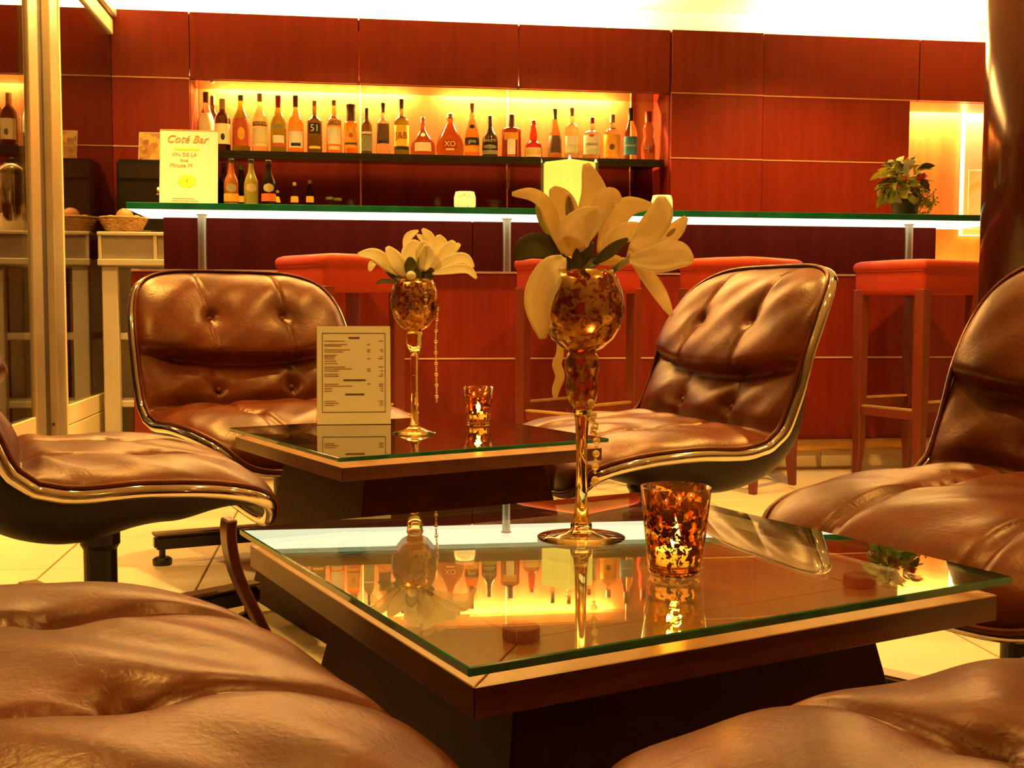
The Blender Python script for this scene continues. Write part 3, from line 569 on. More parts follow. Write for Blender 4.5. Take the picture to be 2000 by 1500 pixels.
# ---------------------------------------------------------------- things on the bar
def bar_tealight(px, ytop, hw, label):
    p = on_y(px, ytop, 4.40); R = hw * 4.45 / F_PX; H = p.z - ZG
    t = empty('tea_light', (p.x, 4.40, ZG), 0, label, 'candle', 'glowing tea lights on the bar')
    MB().lathe([(R * .55, 0), (R * .85, .002), (R, H * .3), (R, H * .7), (R * .86, H), (R * .78, H), (R * .9, H * .7), (R * .9, H * .3), (R * .5, .006)], 24, close=False).obj('holder', 'holder_lit', t, smooth=True)
    MB().lathe([(.0001, .006), (.016, .006), (.016, .018), (.0001, .018)], 16, close=False).obj('wax', 'wax', t)
    MB().lathe([(.0001, .018), (.003, .023), (.0035, .029), (.0015, .038), (.0001, .043)], 10, close=False).obj('flame', 'flame', t, smooth=True)
bar_tealight(908, 375, 21, 'small glowing tea light near the middle of glass bar')
bar_tealight(1293, 382, 21, 'small glowing tea light partly behind the right lily')
p = on_y(1112, 400, 4.46)
cl = empty('cube_lantern', (p.x, 4.46, ZG), radians(37), 'large square glass vase with glowing pillar candle on the bar', 'candle')
a_ = 0.080; H_ = on_y(1112, 290, 4.46).z - ZG
lm = MB()
for (x0, x1, y0, y1) in ((-a_, a_, -a_, -a_ + .004), (-a_, a_, a_ - .004, a_), (-a_, -a_ + .004, -a_ + .004, a_ - .004), (a_ - .004, a_, -a_ + .004, a_ - .004)): lm.box(x0, x1, y0, y1, 0.004, H_)
lm.box(-a_, a_, -a_, a_, 0, 0.004)
lm.obj('glass_box', 'glass', cl)
wx = MB().box(-a_ + .006, a_ - .006, -a_ + .006, a_ - .006, .006, H_ - .052).obj('pillar_candle', 'wax_lit', cl, bevel=.006, seg=2)
MB().lathe([(.0015, H_ - .053), (.0015, H_ - .043)], 6).obj('wick', 'wick', cl)
MB().lathe([(.0001, H_ - .047), (.004, H_ - .043), (.0045, H_ - .038), (.002, H_ - .030), (.0001, H_ - .025)], 12, close=False).obj('flame', 'flame', cl, smooth=True)
# white menu sign on the bar (leans back)
def slab_frame(p0, p1, p2, p3):     # bottom-left, bottom-right, top-right, top-left
    return p0, (p1 - p0), (p3 - p0), (p1 - p0).cross(p3 - p0).normalized()
def panel_thing(name, label, cat, bl, br, tl, thick, mat, holder=None):
    O = bl; ex = (br - bl); w = ex.length; ex = ex / w; ey = (tl - bl); ey = ey - ex * ey.dot(ex); h = ey.length; ey = ey / h; n = ex.cross(ey).normalized()
    t = empty(name, O, 0, label, cat)
    m = Matrix((ex, ey, n)).transposed().to_4x4(); m.translation = O; t.matrix_world = m
    MB().box(0, w, 0, h, -thick, 0).obj('sheet', mat, t)
    t['_lean'] = math.asin(max(-1, min(1, ey.y)))
    if holder: MB().box(-.002, w + .002, -.001, h + .002, 0.0006, 0.003).obj('acrylic_front', holder, t)
    return t, w, h
bl = on_y(311, 396, 4.42); br = on_y(425, 397, 4.42); bl.z = br.z = ZG + .001; tl = on_y(300, 252, 4.47)
sg, w, h = panel_thing('bar_sign', 'white leaning menu sign on the left end of the bar', 'sign', bl, br, tl, .002, 'paper')
MB().box(0, w, .0, .002, -.06, -.002).obj('stand_foot', 'acrylic', sg).rotation_euler = (sg['_lean'], 0, 0)
MB().box(0, w, h - .003, h, .0004, .0012).obj('top_border', 'orange_label', sg)
def put(t, body, size, cx, cy, mat, shear=0.0, z=0.0006): return text_on(body, size, lambda x, y, zz: (cx + x, cy + y, z + zz), mat, t, shear=shear)
def bars(t, rows, mat, name='print_line', z=.0005):
    mb = MB()
    for (x0, x1, y0, y1) in rows: mb.box(x0, x1, y0, y1, z, z + .0003)
    o = mb.obj(name, mat, t); return o
put(sg, 'Cot\u00e9 Bar', .040, w * .46, h * .875, 'ink_gold', .35)
bars(sg, [(w * .24, w * .68, h * .735, h * .765)], 'yellow', 'yellow_rule')
put(sg, 'VIN DE LA', .020, w * .42, h * .675, 'ink_gold')
put(sg, 'Ros\u00e9', .014, w * .42, h * .60, 'ink_pale')
put(sg, 'Minute M', .021, w * .36, h * .535, 'ink_gold', .15)
v = [(w * .47, h * .33, .0005)]; k_ = 26
for i in range(k_):
    a = 2 * pi * i / k_; r = (1.0 if i % 2 == 0 else .78) * (1 + .12 * sin(3.7 * i)); v.append((w * .47 + .036 * r * cos(a), h * .33 + .028 * r * sin(a), .0007))
MB().add(v, [(0, 1 + i, 1 + (i + 1) % k_) for i in range(k_)]).obj('starburst', 'yellow', sg)
put(sg, '1', .016, w * .47, h * .34, 'ink', z=.0012)
bars(sg, [(w * .22, w * .60, h * .105, h * .112), (w * .2, w * .66, h * .075, h * .082), (w * .25, w * .56, h * .045, h * .052)], 'ink_pale')
# plant on the bar
pp = on_y(1768, 414, 4.45)
pt = empty('potted_plant', (pp.x, 4.45, ZG), 0, 'bushy variegated plant with red berries in dark pot on the bar', 'plant')
MB().lathe([(.042, 0), (.046, .003), (.056, .06), (.059, .064), (.058, .076), (.052, .076), (.050, .062), (.0001, .060)], 28, close=False).obj('pot', 'pot', pt, smooth=True)
def leaf_mesh(Ln, Wd, bend, fold=0.25, n=6, tipw=0.5):
    v = []; f = []
    for i in range(n + 1):
        t = i / n; wdt = Wd * (sin(pi * min(t * .96 + .04, 1)) ** .75); y = Ln * t * (1 - bend * .25 * t); z = -bend * Ln * t * t * .6
        v += [(-wdt, y, z + fold * wdt), (0, y, z), (wdt, y, z + fold * wdt)]
    for i in range(n):
        for k in range(2): a = i * 3 + k; f.append((a, a + 1, a + 4, a + 3))
    n0 = len(v)
    v += [(p[0], p[1], p[2] - .0012) for p in v]
    f += [tuple(n0 + k for k in q[::-1]) for q in f[:]]
    return v, f
leafs = []
for (Ln, Wd, bd) in ((.085, .022, .9), (.07, .020, .6), (.10, .010, .7), (.055, .016, 1.0)):
    v, f = leaf_mesh(Ln, Wd, bd); leafs.append(MB().add(v, f).mesh('leaf', smooth=True))
rnd = random.Random(3)
for i in range(130):
    az = rnd.uniform(0, 2 * pi); el = math.asin(rnd.uniform(-.55, .98)); me = leafs[rnd.choice((0, 0, 1, 3, 3))]
    o = bpy.data.objects.new('leaf', me); COL.objects.link(o); o.parent = pt
    if not me.materials: me.materials.append(M['leaf_pale'])
    o.material_slots[0].link = 'OBJECT'; o.material_slots[0].material = M['leaf_pale'] if rnd.random() < .72 else M['leaf']
    rr = rnd.uniform(.035, .088); b0 = Vector((cos(az) * cos(el) * rr - .012, sin(az) * cos(el) * rr, .125 + sin(el) * rr * 1.15))
    s = rnd.uniform(.6, .92)
    o.matrix_local = Matrix.Translation(b0) @ Matrix.Rotation(az - pi / 2, 4, 'Z') @ Matrix.Rotation(el * .8 + rnd.uniform(-.5, .5), 4, 'X') @ Matrix.Rotation(rnd.uniform(-1.1, 1.1), 4, 'Y') @ Matrix.Scale(s, 4)
for i in range(9):     # spiky top leaves
    az = rnd.uniform(0, 2 * pi); o = link('leaf', leafs[2], pt)
    o.matrix_local = Matrix.Translation((-.02 + rnd.uniform(-.03, .03), rnd.uniform(-.02, .02), .175)) @ Matrix.Rotation(az, 4, 'Z') @ Matrix.Rotation(rnd.uniform(.7, 1.4), 4, 'X') @ Matrix.Scale(1.0, 4)
for (x, z, r) in ((.028, .165, .013), (.040, .140, .012), (.012, .150, .011)): MB().ball((x, -.085, z), r, 12, 8).obj('berry', 'berry', pt, smooth=True)
sp = MB()
for i in range(60):
    x = rnd.uniform(.0, .08); y = rnd.uniform(-.09, -.02); z = rnd.uniform(.01, .09); L0 = [(x, y, z)]
    for k in range(4): L0.append((L0[-1][0] + rnd.uniform(-.004, .014), L0[-1][1] + rnd.uniform(-.008, .008), L0[-1][2] + rnd.uniform(-.004, .014)))
    sp.tube(L0, .0014, 4); sp.ball(L0[-1], .0045, 6, 4)
tag(sp.obj('fern_sprigs', 'leaf_pale', pt), kind='stuff')
# picture in the recess
pc = empty('wall_picture', (3.42, 6.085, 1.06), 0, 'white picture with yellow green blots hanging beside the column', 'picture')
m, nt, out, N, L = nodes('abstract yellow green print')
tc = N('ShaderNodeTexCoord'); nz = N('ShaderNodeTexNoise', Scale=5.0, Detail=5, Distortion=1.2); L(tc.outputs['Object'], nz.inputs['Vector'])
rp = N('ShaderNodeValToRGB'); L(nz.outputs[0], rp.inputs[0]); e = rp.color_ramp.elements; e[0].position = .42; e[0].color = (.86, .82, .72, 1); e[1].position = .60; e[1].color = (.80, .62, .10, 1)
x_ = e.new(.68); x_.color = (.30, .28, .05, 1)
b = N('ShaderNodeBsdfPrincipled'); b.inputs['Roughness'].default_value = .5; L(rp.outputs[0], b.inputs['Base Color']); L(b.outputs[0], out.inputs[0]); M['art'] = m
xl = on_y(1881, 320, 6.085).x - 3.42
MB().box(xl, xl + .62, -.012, .032, .0, .70).obj('mount', 'paper', pc, bevel=.002)
MB().box(xl + .03, xl + .59, -.0145, -.0125, .04, .36).obj('print', 'art', pc)

# ---------------------------------------------------------------- left corner: rack, basket, machine
rk = empty('serving_rack', (-.90, 5.36, 0), 0, 'white buffet rack with frosted drawer box beside the glass partition', 'rack')
def rp_(n, x0, x1, y0, y1, z0, z1, m, bv=.004): return box(n, x0 + .90, x1 + .90, y0 - 5.36, y1 - 5.36, z0, z1, m, rk, bv)
rp_('top_board', -1.066, -.30, 5.22, 5.62, .955, .972, 'rack'); rp_('bottom_board', -1.066, -.30, 5.22, 5.62, .825, .855, 'rack')
for x0, x1 in ((-1.062, -1.048), (-.83, -.815), (-.58, -.565), (-.315, -.30)): rp_('corner_post', x0, x1, 5.225, 5.24, .855, .955, 'rack', .002)
for x0, x1 in ((-1.047, -.831), (-.814, -.581), (-.564, -.316)): rp_('frosted_panel', x0, x1, 5.235, 5.243, .857, .953, 'rack_panel', .001)
for x0, x1 in ((-1.052, -.985), (-.70, -.64), (-.40, -.33)): rp_('leg', x0, x1, 5.24, 5.29, 0, .824, 'rack'); rp_('leg', x0, x1, 5.54, 5.59, 0, .824, 'rack')
for z in (.50, .20): rp_('shelf_board', -1.05, -.33, 5.295, 5.535, z, z + .03, 'rack')
for x in (-.86, -.76): rp_('back_slat', x, x + .05, 5.595, 5.61, 0, .824, 'rack_panel')
zb = .9725; pb = on_y(243, 458, 5.36)
bk = empty('bread_basket', (pb.x, 5.34, zb), 0, 'small straw basket of brown eggs on the white rack', 'basket')
Hb = .062; mb = MB()
n_st = 28
for k in range(n_st):
    a = 2 * pi * k / n_st; mb.tube([((.068 + .032 * t) * cos(a), (.068 + .032 * t) * sin(a), Hb * t) for t in (0, .5, 1)], .0022, 5)
mb.obj('stakes', 'wicker', bk); bk.children[-1]['kind'] = 'stuff'
for r in range(7):
    z = .004 + r * .009; R = .068 + .032 * z / Hb; pts = []
    for k in range(n_st * 2): a = 2 * pi * k / (n_st * 2); q = R + .003 * (1 if (k // 2 + r) % 2 else -1) * (1 if k % 2 == 0 else .6); pts.append((q * cos(a), q * sin(a), z))
    MB().tube(pts, .0042, 6, closed=True).obj('weave_row', 'wicker', bk, smooth=True)
MB().lathe([(.0001, .001), (.068, .001), (.068, .005), (.0001, .005)], 24, close=False).obj('base', 'wicker', bk)
MB().tube([(.101 * cos(2 * pi * k / 32), .101 * sin(2 * pi * k / 32), Hb + .003) for k in range(32)], .005, 7, closed=True).obj('rim', 'wicker', bk, smooth=True)
for (x, y, z, r, tx) in ((.008, -.01, .0, .040, 'larger brown egg showing above the basket rim'), (-.050, -.015, 0, .030, 'brown egg low at the left of the basket'), (.05, .03, 0, .032, 'brown egg at the back right of the basket')):
    e_ = MB().ball((0, 0, 0), r, 20, 12, 1.0).obj('egg', 'egg', None, smooth=True); e_.location = (pb.x + x, 5.34 + y, zb + .006 + .031 * (r / .034) + (0.022 if r > .035 else .012)); e_.scale = (1.0, 1.0, 1.12)
    tag(e_, tx, 'egg', 'eggs in the basket')
cm = empty('coffee_machine', (-.90, 5.60, .9725), 0, 'black coffee machine box behind the white sign', 'coffee machine')
MB().box(-.13, .26, -.11, .09, .0, .345).obj('housing', 'black_plastic', cm, bevel=.012)
MB().box(-.12, .25, -.118, -.108, .255, .325).obj('control_panel', 'cap_black', cm, bevel=.004)
MB().tube([(.06, -.11, .21), (.06, -.15, .21), (.06, -.16, .18)], .009, 10).obj('spout', 'chrome', cm, smooth=True)
MB().box(-.11, .24, -.17, -.112, .0, .02).obj('drip_tray', 'chrome', cm, bevel=.003)
ur = empty('coffee_urn', (-.72, 5.355, .9725), 0, 'steel coffee urn hidden behind the bar sign', 'urn')
MB().lathe([(.06, 0), (.065, .004), (.065, .24), (.06, .25), (.062, .256), (.062, .27), (.03, .30), (.0001, .305)], 28, close=False).obj('body', 'coffee', ur, smooth=True)
MB().lathe([(.008, .305), (.012, .315), (.008, .325), (.0001, .326)], 12, close=False).obj('knob', 'cap_black', ur, smooth=True)
bl = on_y(270, 316, 5.56); br = on_y(318, 318, 5.56); bl.z = br.z = .9725 + .3465; tl = on_y(270, 258, 5.60)
cd_, w, h = panel_thing('food_card', 'small food photograph card on top of black coffee machine', 'card', bl, br, tl, .003, 'paper', 'acrylic')
m, nt, out, N, L = nodes('food photo print'); tc = N('ShaderNodeTexCoord'); vo = N('ShaderNodeTexVoronoi', Scale=45.0); L(tc.outputs['Object'], vo.inputs['Vector'])
rp = N('ShaderNodeValToRGB'); L(vo.outputs['Color'], rp.inputs[0]); e = rp.color_ramp.elements; e[0].color = (.20, .03, .01, 1); e[1].color = (.85, .45, .12, 1); e[1].position = .75
b = N('ShaderNodeBsdfPrincipled'); L(rp.outputs[0], b.inputs['Base Color']); L(b.outputs[0], out.inputs[0]); M['food'] = m
MB().box(.003, w - .003, .003, h - .003, .0001, .0005).obj('print', 'food', cd_)
MB().box(0, w, 0, .002, -.045, -.003).obj('stand_foot', 'acrylic', cd_).rotation_euler = (cd_['_lean'], 0, 0)

# ================================================================== BAR STOOLS
SZ = .828; SS = .335
def make_stool(x, y, rot, label):
    t = empty('bar_stool', (x, y, 0), rot, label, 'bar stool', 'bar stools along the counter')
    c = SS / 2                                 # local frame: front corner at origin, square to +x,+y
    me = STOOL['seat']; link('seat', me, t, 'stool_vinyl')
    link('piping', STOOL['seam'], t, 'stool_vinyl')
    for k, (a, b) in enumerate(((0, 0), (1, 0), (0, 1), (1, 1))):
        o = link('leg', STOOL['leg'], t, 'stool_wood', (.026 + a * (SS - .052), .026 + b * (SS - .052), 0)); o.rotation_euler = (0, 0, (0, pi / 2, -pi / 2, pi)[k])
    L0 = .026; L1 = SS - .026
    for (p, q, z) in (((L0, L0), (L0, L1), .275), ((L0, L0), (L1, L0), .305), ((L1, L0), (L1, L1), .275), ((L0, L1), (L1, L1), .305)):
        d = Vector((q[0] - p[0], q[1] - p[1])); ang = atan2(d.y, d.x)
        o = link('foot_bar', STOOL['bar'], t, 'stool_wood', (p[0], p[1], z)); o.rotation_euler = (0, 0, ang)
        o2 = link('brass_strip', STOOL['strip'], o, 'brass')
    return t
STOOL = {}
def rounded_ring(hf, rad, n=5):
    o = []
    for k, (sx, sy) in enumerate(((1, 1), (-1, 1), (-1, -1), (1, -1))):
        for i in range(n + 1):
            a = k * pi / 2 + (pi / 2) * i / n; o.append((sx * (hf - rad) + rad * cos(a) + SS / 2, sy * (hf - rad) + rad * sin(a) + SS / 2))
    return o
v = []; f = []; H2 = SS / 2; RN = 24
rings = [(H2 - .012, .700, .012), (H2 - .008, .704, .014), (H2 - .006, .72, .016), (H2 - .005, .765, .018), (H2 - .006, .784, .014), (H2 - .001, .790, .014), (H2 + .001, .800, .014), (H2, .812, .015), (H2 - .005, .820, .018), (H2 - .018, .826, .022), (H2 - .09, .832, .03), (.02, .834, .019)]
for hf, z, rd in rings: v += [(x, y, z) for x, y in rounded_ring(hf, rd)]
for q in range(len(rings) - 1):
    for k in range(RN): a = q * RN + k; b = q * RN + (k + 1) % RN; f.append((a, b, b + RN, a + RN))
f.append(tuple(range(RN))[::-1]); f.append(tuple((len(rings) - 1) * RN + k for k in range(RN)))
STOOL['seat'] = MB().add(v, f).mesh('seat', smooth=True)
STOOL['seam'] = MB().tube([(x, y, .7865) for x, y in rounded_ring(H2 - .004, .014)], .0022, 6, closed=True).mesh('piping', smooth=True)
mb = MB(); hs = .021; v = []
for z, s, dx in ((0, .012, -.004), (.12, .017, .002), (.28, hs, 0), (.70, hs, 0), (.72, hs, 0)):
    v += [(-s + dx, -s + dx, z), (s + dx, -s + dx, z), (s + dx, s + dx, z), (-s + dx, s + dx, z)]
f = [(3, 2, 1, 0), (16, 17, 18, 19)]
for i in range(4):
    for k in range(4): a = i * 4 + k; b = i * 4 + (k + 1) % 4; f.append((a, b, b + 4, a + 4))
mb.add(v, f); STOOL['leg'] = mb.mesh('leg', bevel=.003, seg=1)
bl_ = SS - .052
STOOL['bar'] = MB().box(.018, bl_ - .018, -.011, .011, -.030, 0).mesh('foot_bar', bevel=.002, seg=1)
STOOL['strip'] = MB().box(.022, bl_ - .022, -.012, .012, .0003, .009).mesh('brass_strip', bevel=.001, seg=1)
make_stool(-.072, 3.865, .56, 'red square bar stool behind the left leather chair and small vase')
make_stool(.803, 3.838, .68, 'red square bar stool directly behind the near lily vase')
make_stool(1.402, 3.80, .713, 'red square bar stool behind the right-hand swivel chair')
make_stool(2.041, 3.868, .409, 'rightmost red square bar stool beside the dark column')

# ================================================================== LOUNGE CHAIRS
PROF = [(.273, .258), (.248, .316), (.165, .345), (.041, .356), (-.080, .355), (-.150, .381), (-.189, .456), (-.225, .565), (-.280, .672), (-.350, .742)]
def catmull(P, n=14):
    P = [Vector(p) for p in P]; P = [2 * P[0] - P[1]] + P + [2 * P[-1] - P[-2]]; o = []
    for i in range(1, len(P) - 2):
        for k in range(n):
            t = k / n; o.append(.5 * (2 * P[i] + (P[i + 1] - P[i - 1]) * t + (2 * P[i - 1] - 5 * P[i] + 4 * P[i + 1] - P[i + 2]) * t * t + (3 * P[i] - P[i - 1] - 3 * P[i + 1] + P[i + 2]) * t ** 3))
    o.append(P[-2]); return o
_pc = catmull([Vector((a, b, 0)) for a, b in PROF]); _cum = [0]
for a, b in zip(_pc[:-1], _pc[1:]): _cum.append(_cum[-1] + (b - a).length)
def prof_at(t):
    s = (t + 1) / 2 * _cum[-1]; s = min(max(s, 0), _cum[-1] - 1e-6)
    import bisect
    i = max(0, min(bisect.bisect_right(_cum, s) - 1, len(_pc) - 2)); k = (s - _cum[i]) / (_cum[i + 1] - _cum[i])
    p = _pc[i].lerp(_pc[i + 1], k)
    i0 = max(i - 2, 0); i1 = min(i + 3, len(_pc) - 1); tg = (_pc[i1] - _pc[i0]).normalized()
    return p.x, p.y, -(-tg.y), -tg.x      # y, z, normal(y,z)
CW, NSE, T1, T2 = .314, 4.7, .060, .384
def sq(a, b):
    mm = max(abs(a), abs(b))
    if mm < 1e-9: return 0.0, 0.0
    k = mm / ((abs(a) ** NSE + abs(b) ** NSE) ** (1 / NSE)); return a * k, b * k
def sstep(x, a, b):
    t = min(max((x - a) / (b - a), 0), 1); return t * t * (3 - 2 * t)
TUFT = [(-.34, -.42), (.34, -.42), (-.34, .177), (.34, .177), (-.34, .612), (.34, .612)]
_wr = random.Random(11); WRK = [(_wr.uniform(5, 16), _wr.uniform(5, 16), _wr.uniform(0, 6.28), _wr.uniform(.0004, .0012)) for _ in range(14)]
def cushion_h(a, b, u, t):
    r = max(abs(a), abs(b)); e = max(0.0, 1 - r ** 5) ** .6
    tc_ = .421 - .090 * (1 - u * u); d1 = t - T1; d2 = t - tc_
    if t < T1: base = .036 + .006 * sstep(t, -1, -.5)
    if t >= tc_: base = .060 - .024 * sstep(t, tc_, 1.0)
    elif t >= T1: base = .036
    if d1 < 0: base *= 1 - .75 * math.exp(-((-d1) / .045) ** 1.5)
    else: base *= 1 - .80 * math.exp(-(d1 / .05) ** 1.5)
    if d2 < 0 and t > T1: base *= 1 - .85 * math.exp(-((-d2) / .09) ** 1.3)
    elif d2 >= 0: base *= 1 - .92 * math.exp(-(d2 / .028) ** 1.8)
    h = base * e
    for (tu, tt) in TUFT:
        du = (u - tu) * CW; dt = (t - tt) * _cum[-1] / 2; dd = sqrt(du * du + dt * dt)
        h -= .020 * math.exp(-(dd / .020) ** 1.35) + .007 * math.exp(-(dd / .06) ** 2)
        # seam folds leaving the tuft
        if tt < T1: on = (t < tt + .02); fade = sstep(t, -1.0, -.80)
        elif tt < tc_: on = (t < tt); fade = 1
        else: on = True; fade = 1 if t > tt else .75
        if on:
            skew = .10 * (t - tt) * (1 if tu > 0 else -1) * (-.6 if t < tt else .8)
            x = abs(u - tu - skew) * CW
            h -= ((.0105 if tt < T1 else .0085) * math.exp(-(x / .0042) ** 1.5) + (.0032 if tt < T1 else .0022) * math.exp(-(x / .020) ** 2)) * fade * e
    for (fu, ft, ph, am) in WRK: h += am * sin(fu * u + ft * t * 1.6 + ph) * e * .8
    # small radiating creases near tufts
    return max(h, .001)
def shell_d(t):
    P = [(-1, .018), (-.8, .050), (-.5, .085), (-.1, .112), (.12, .108), (.4, .075), (.75, .045), (1, .02)]
    for (a, x), (b, y) in zip(P[:-1], P[1:]):
        if t <= b: k = (t - a) / (b - a); k = k * k * (3 - 2 * k); return x + (y - x) * k
    return .02
NA, NB = 100, 168
def chair_meshes():
    out = {}
    aa = [2 * i / NA - 1 for i in range(NA + 1)]; bb = [2 * j / NB - 1 for j in range(NB + 1)]
    # denser near rims
    aa = [math.copysign(1 - (1 - abs(x)) ** 1.25, x) for x in aa]; bb = [math.copysign(1 - (1 - abs(x)) ** 1.15, x) for x in bb]
    cv = []; sv = []; tt = []
    for b in bb:
        for a in aa:
            u, t = sq(a, b); y, z, ny, nz = prof_at(t); h = cushion_h(a, b, u, t)
            cv.append((u * CW * (1 + .03 * min(h / .05, 1)), y + ny * h, z + nz * h)); tt.append(t)
            r = max(abs(a), abs(b)); d = shell_d(t) * max(0.0, 1 - r ** 4) ** .55
            sv.append((u * CW, y - ny * (d + .001), z - nz * (d + .001)))
    W_ = NA + 1; groups = {'seat_cushion': [], 'lower_back_cushion': [], 'upper_back_cushion': []}; sf = []
    for j in range(NB):
        for i in range(NA):
            q = (j * W_ + i, j * W_ + i + 1, (j + 1) * W_ + i + 1, (j + 1) * W_ + i); tm = sum(tt[k] for k in q) / 4
            g = 'seat_cushion' if tm < T1 else ('lower_back_cushion' if tm < T2 else 'upper_back_cushion')
            groups[g].append(q); sf.append(q[::-1])
    def sub(v, fs):
        ids = sorted({k for q in fs for k in q}); mp = {k: n for n, k in enumerate(ids)}; return [v[k] for k in ids], [tuple(mp[k] for k in q) for q in fs]
    for g, fs in groups.items():
        v, f = sub(cv, [q[::-1] for q in fs]); out[g] = MB().add(v, f).mesh(g, smooth=True); out[g].materials.append(M['leather'])
    # lighter shell grid
    out['shell'] = MB().add(sv, sf).mesh('shell', smooth=True); out['shell'].materials.append(M['shell'])
    rim = []; inner = []
    for k in range(1800):
        ph = 2 * pi * k / 1800; cx, sy = cos(ph), sin(ph)
        u = math.copysign(abs(cx) ** (2 / NSE), cx); t = math.copysign(abs(sy) ** (2 / NSE), sy); y, z, ny, nz = prof_at(t)
        rim.append(Vector((u * CW * 1.012, y * 1 - ny * .006 + (.004 if abs(t) > .99 else 0) * 0, z - nz * .006))); inner.append(Vector((u * CW * .995, y + ny * .0085, z + nz * .0085)))
    # resample evenly
    def resample(P, n):
        c = [0]; Q = P + [P[0]]
        for a, b in zip(Q[:-1], Q[1:]): c.append(c[-1] + (b - a).length)
        o = []; i = 0
        for k in range(n):
            s = c[-1] * k / n
            while c[i + 1] < s: i += 1
            o.append(Q[i].lerp(Q[i + 1], (s - c[i]) / max(c[i + 1] - c[i], 1e-9)))
        return o
    out['rim'] = MB().tube(resample(rim, 260), .0115, 12, closed=True).mesh('chrome_rim', smooth=True); out['rim'].materials.append(M['chrome'])
    out['piping'] = MB().tube(resample(inner, 260), .0045, 6, closed=True).mesh('piping', smooth=True); out['piping'].materials.append(M['leather'])
    bt = MB().ball((0, 0, 0), .0085, 12, 8, .6).mesh('button', smooth=True); bt.materials.append(M['leather']); out['button'] = bt
    out['tufts'] = []
    for (tu, t) in TUFT:
        y, z, ny, nz = prof_at(t); h = cushion_h(tu, t, tu, t) + .004
        out['tufts'].append((Vector((tu * CW, y + ny * h, z + nz * h)), Vector((0, ny, nz)), t))
    out['column'] = MB().lathe([(.030, .05), (.030, .20), (.036, .21), (.036, .262)], 24).mesh('pedestal_column', smooth=False); out['column'].materials.append(M['black_metal'])
    out['hub'] = MB().lathe([(.045, .045), (.05, .05), (.05, .085), (.03, .10)], 24).mesh('hub'); out['hub'].materials.append(M['black_metal'])
    out['arm'] = MB().box(-.019, .019, .03, .335, .040, .074).mesh('base_arm', bevel=.006, seg=2); out['arm'].materials.append(M['black_metal'])
    out['armcap'] = MB().box(-.020, .020, .035, .338, .0745, .082).mesh('arm_cap', bevel=.003, seg=1); out['armcap'].materials.append(M['cap_metal'])
    out['glide'] = MB().lathe([(.022, 0), (.024, .004), (.024, .014), (.018, .019), (.008, .021), (.008, .042)], 18, (0, .315, 0)).mesh('glide'); out['glide'].materials.append(M['black_metal'])
    return out
CH = chair_meshes()
def make_chair(x, y, th, label, base_rot, scale=1.0):
    t = empty('lounge_chair', (x, y, 0), th - pi / 2, label, 'chair', 'brown leather swivel chairs around the two tables')
    zo = CAM_H * (1 - scale)
    cush = {}
    for g in ('shell', 'rim', 'piping', 'seat_cushion', 'lower_back_cushion', 'upper_back_cushion'):
        o = link({'rim': 'chrome_rim'}.get(g, g), CH[g], t); o.scale = (scale,) * 3; o.location = (0, 0, zo); cush[g] = o
    for (p, n, tv) in CH['tufts']:
        g = 'seat_cushion' if tv < T1 else ('lower_back_cushion' if tv < T2 else 'upper_back_cushion')
        o = link('button', CH['button'], cush[g]); o.location = p; o.rotation_euler = n.to_track_quat('Z', 'Y').to_euler()
    for g in ('column', 'hub'): link({'column': 'pedestal_column'}.get(g, g), CH[g], t)
    for k in range(4):
        a = link('base_arm', CH['arm'], t); a.rotation_euler = (0, 0, base_rot - (th - pi / 2) + k * pi / 2)
        link('arm_cap', CH['armcap'], a); link('glide', CH['glide'], a)
    return t
D_ = radians
make_chair(-.161, 3.058, D_(-60.6), 'brown tufted leather swivel chair facing us behind the far table, left', D_(17))
make_chair(.715, 2.730, D_(193), 'brown tufted leather swivel chair turned left beside the far table', D_(75), 1.07)
make_chair(-.455, 2.205, D_(18), 'brown leather swivel chair at the left edge with dark shell seen from the side', D_(37))
make_chair(.965, 1.515, D_(201), 'brown leather swivel chair at the right edge facing left to the near table', D_(40))
make_chair(-.252, .868, D_(24), 'brown leather swivel chair filling the bottom left corner', D_(65))
make_chair(.512, .618, D_(110.3), 'brown leather swivel chair cut off at the bottom right corner', D_(10))

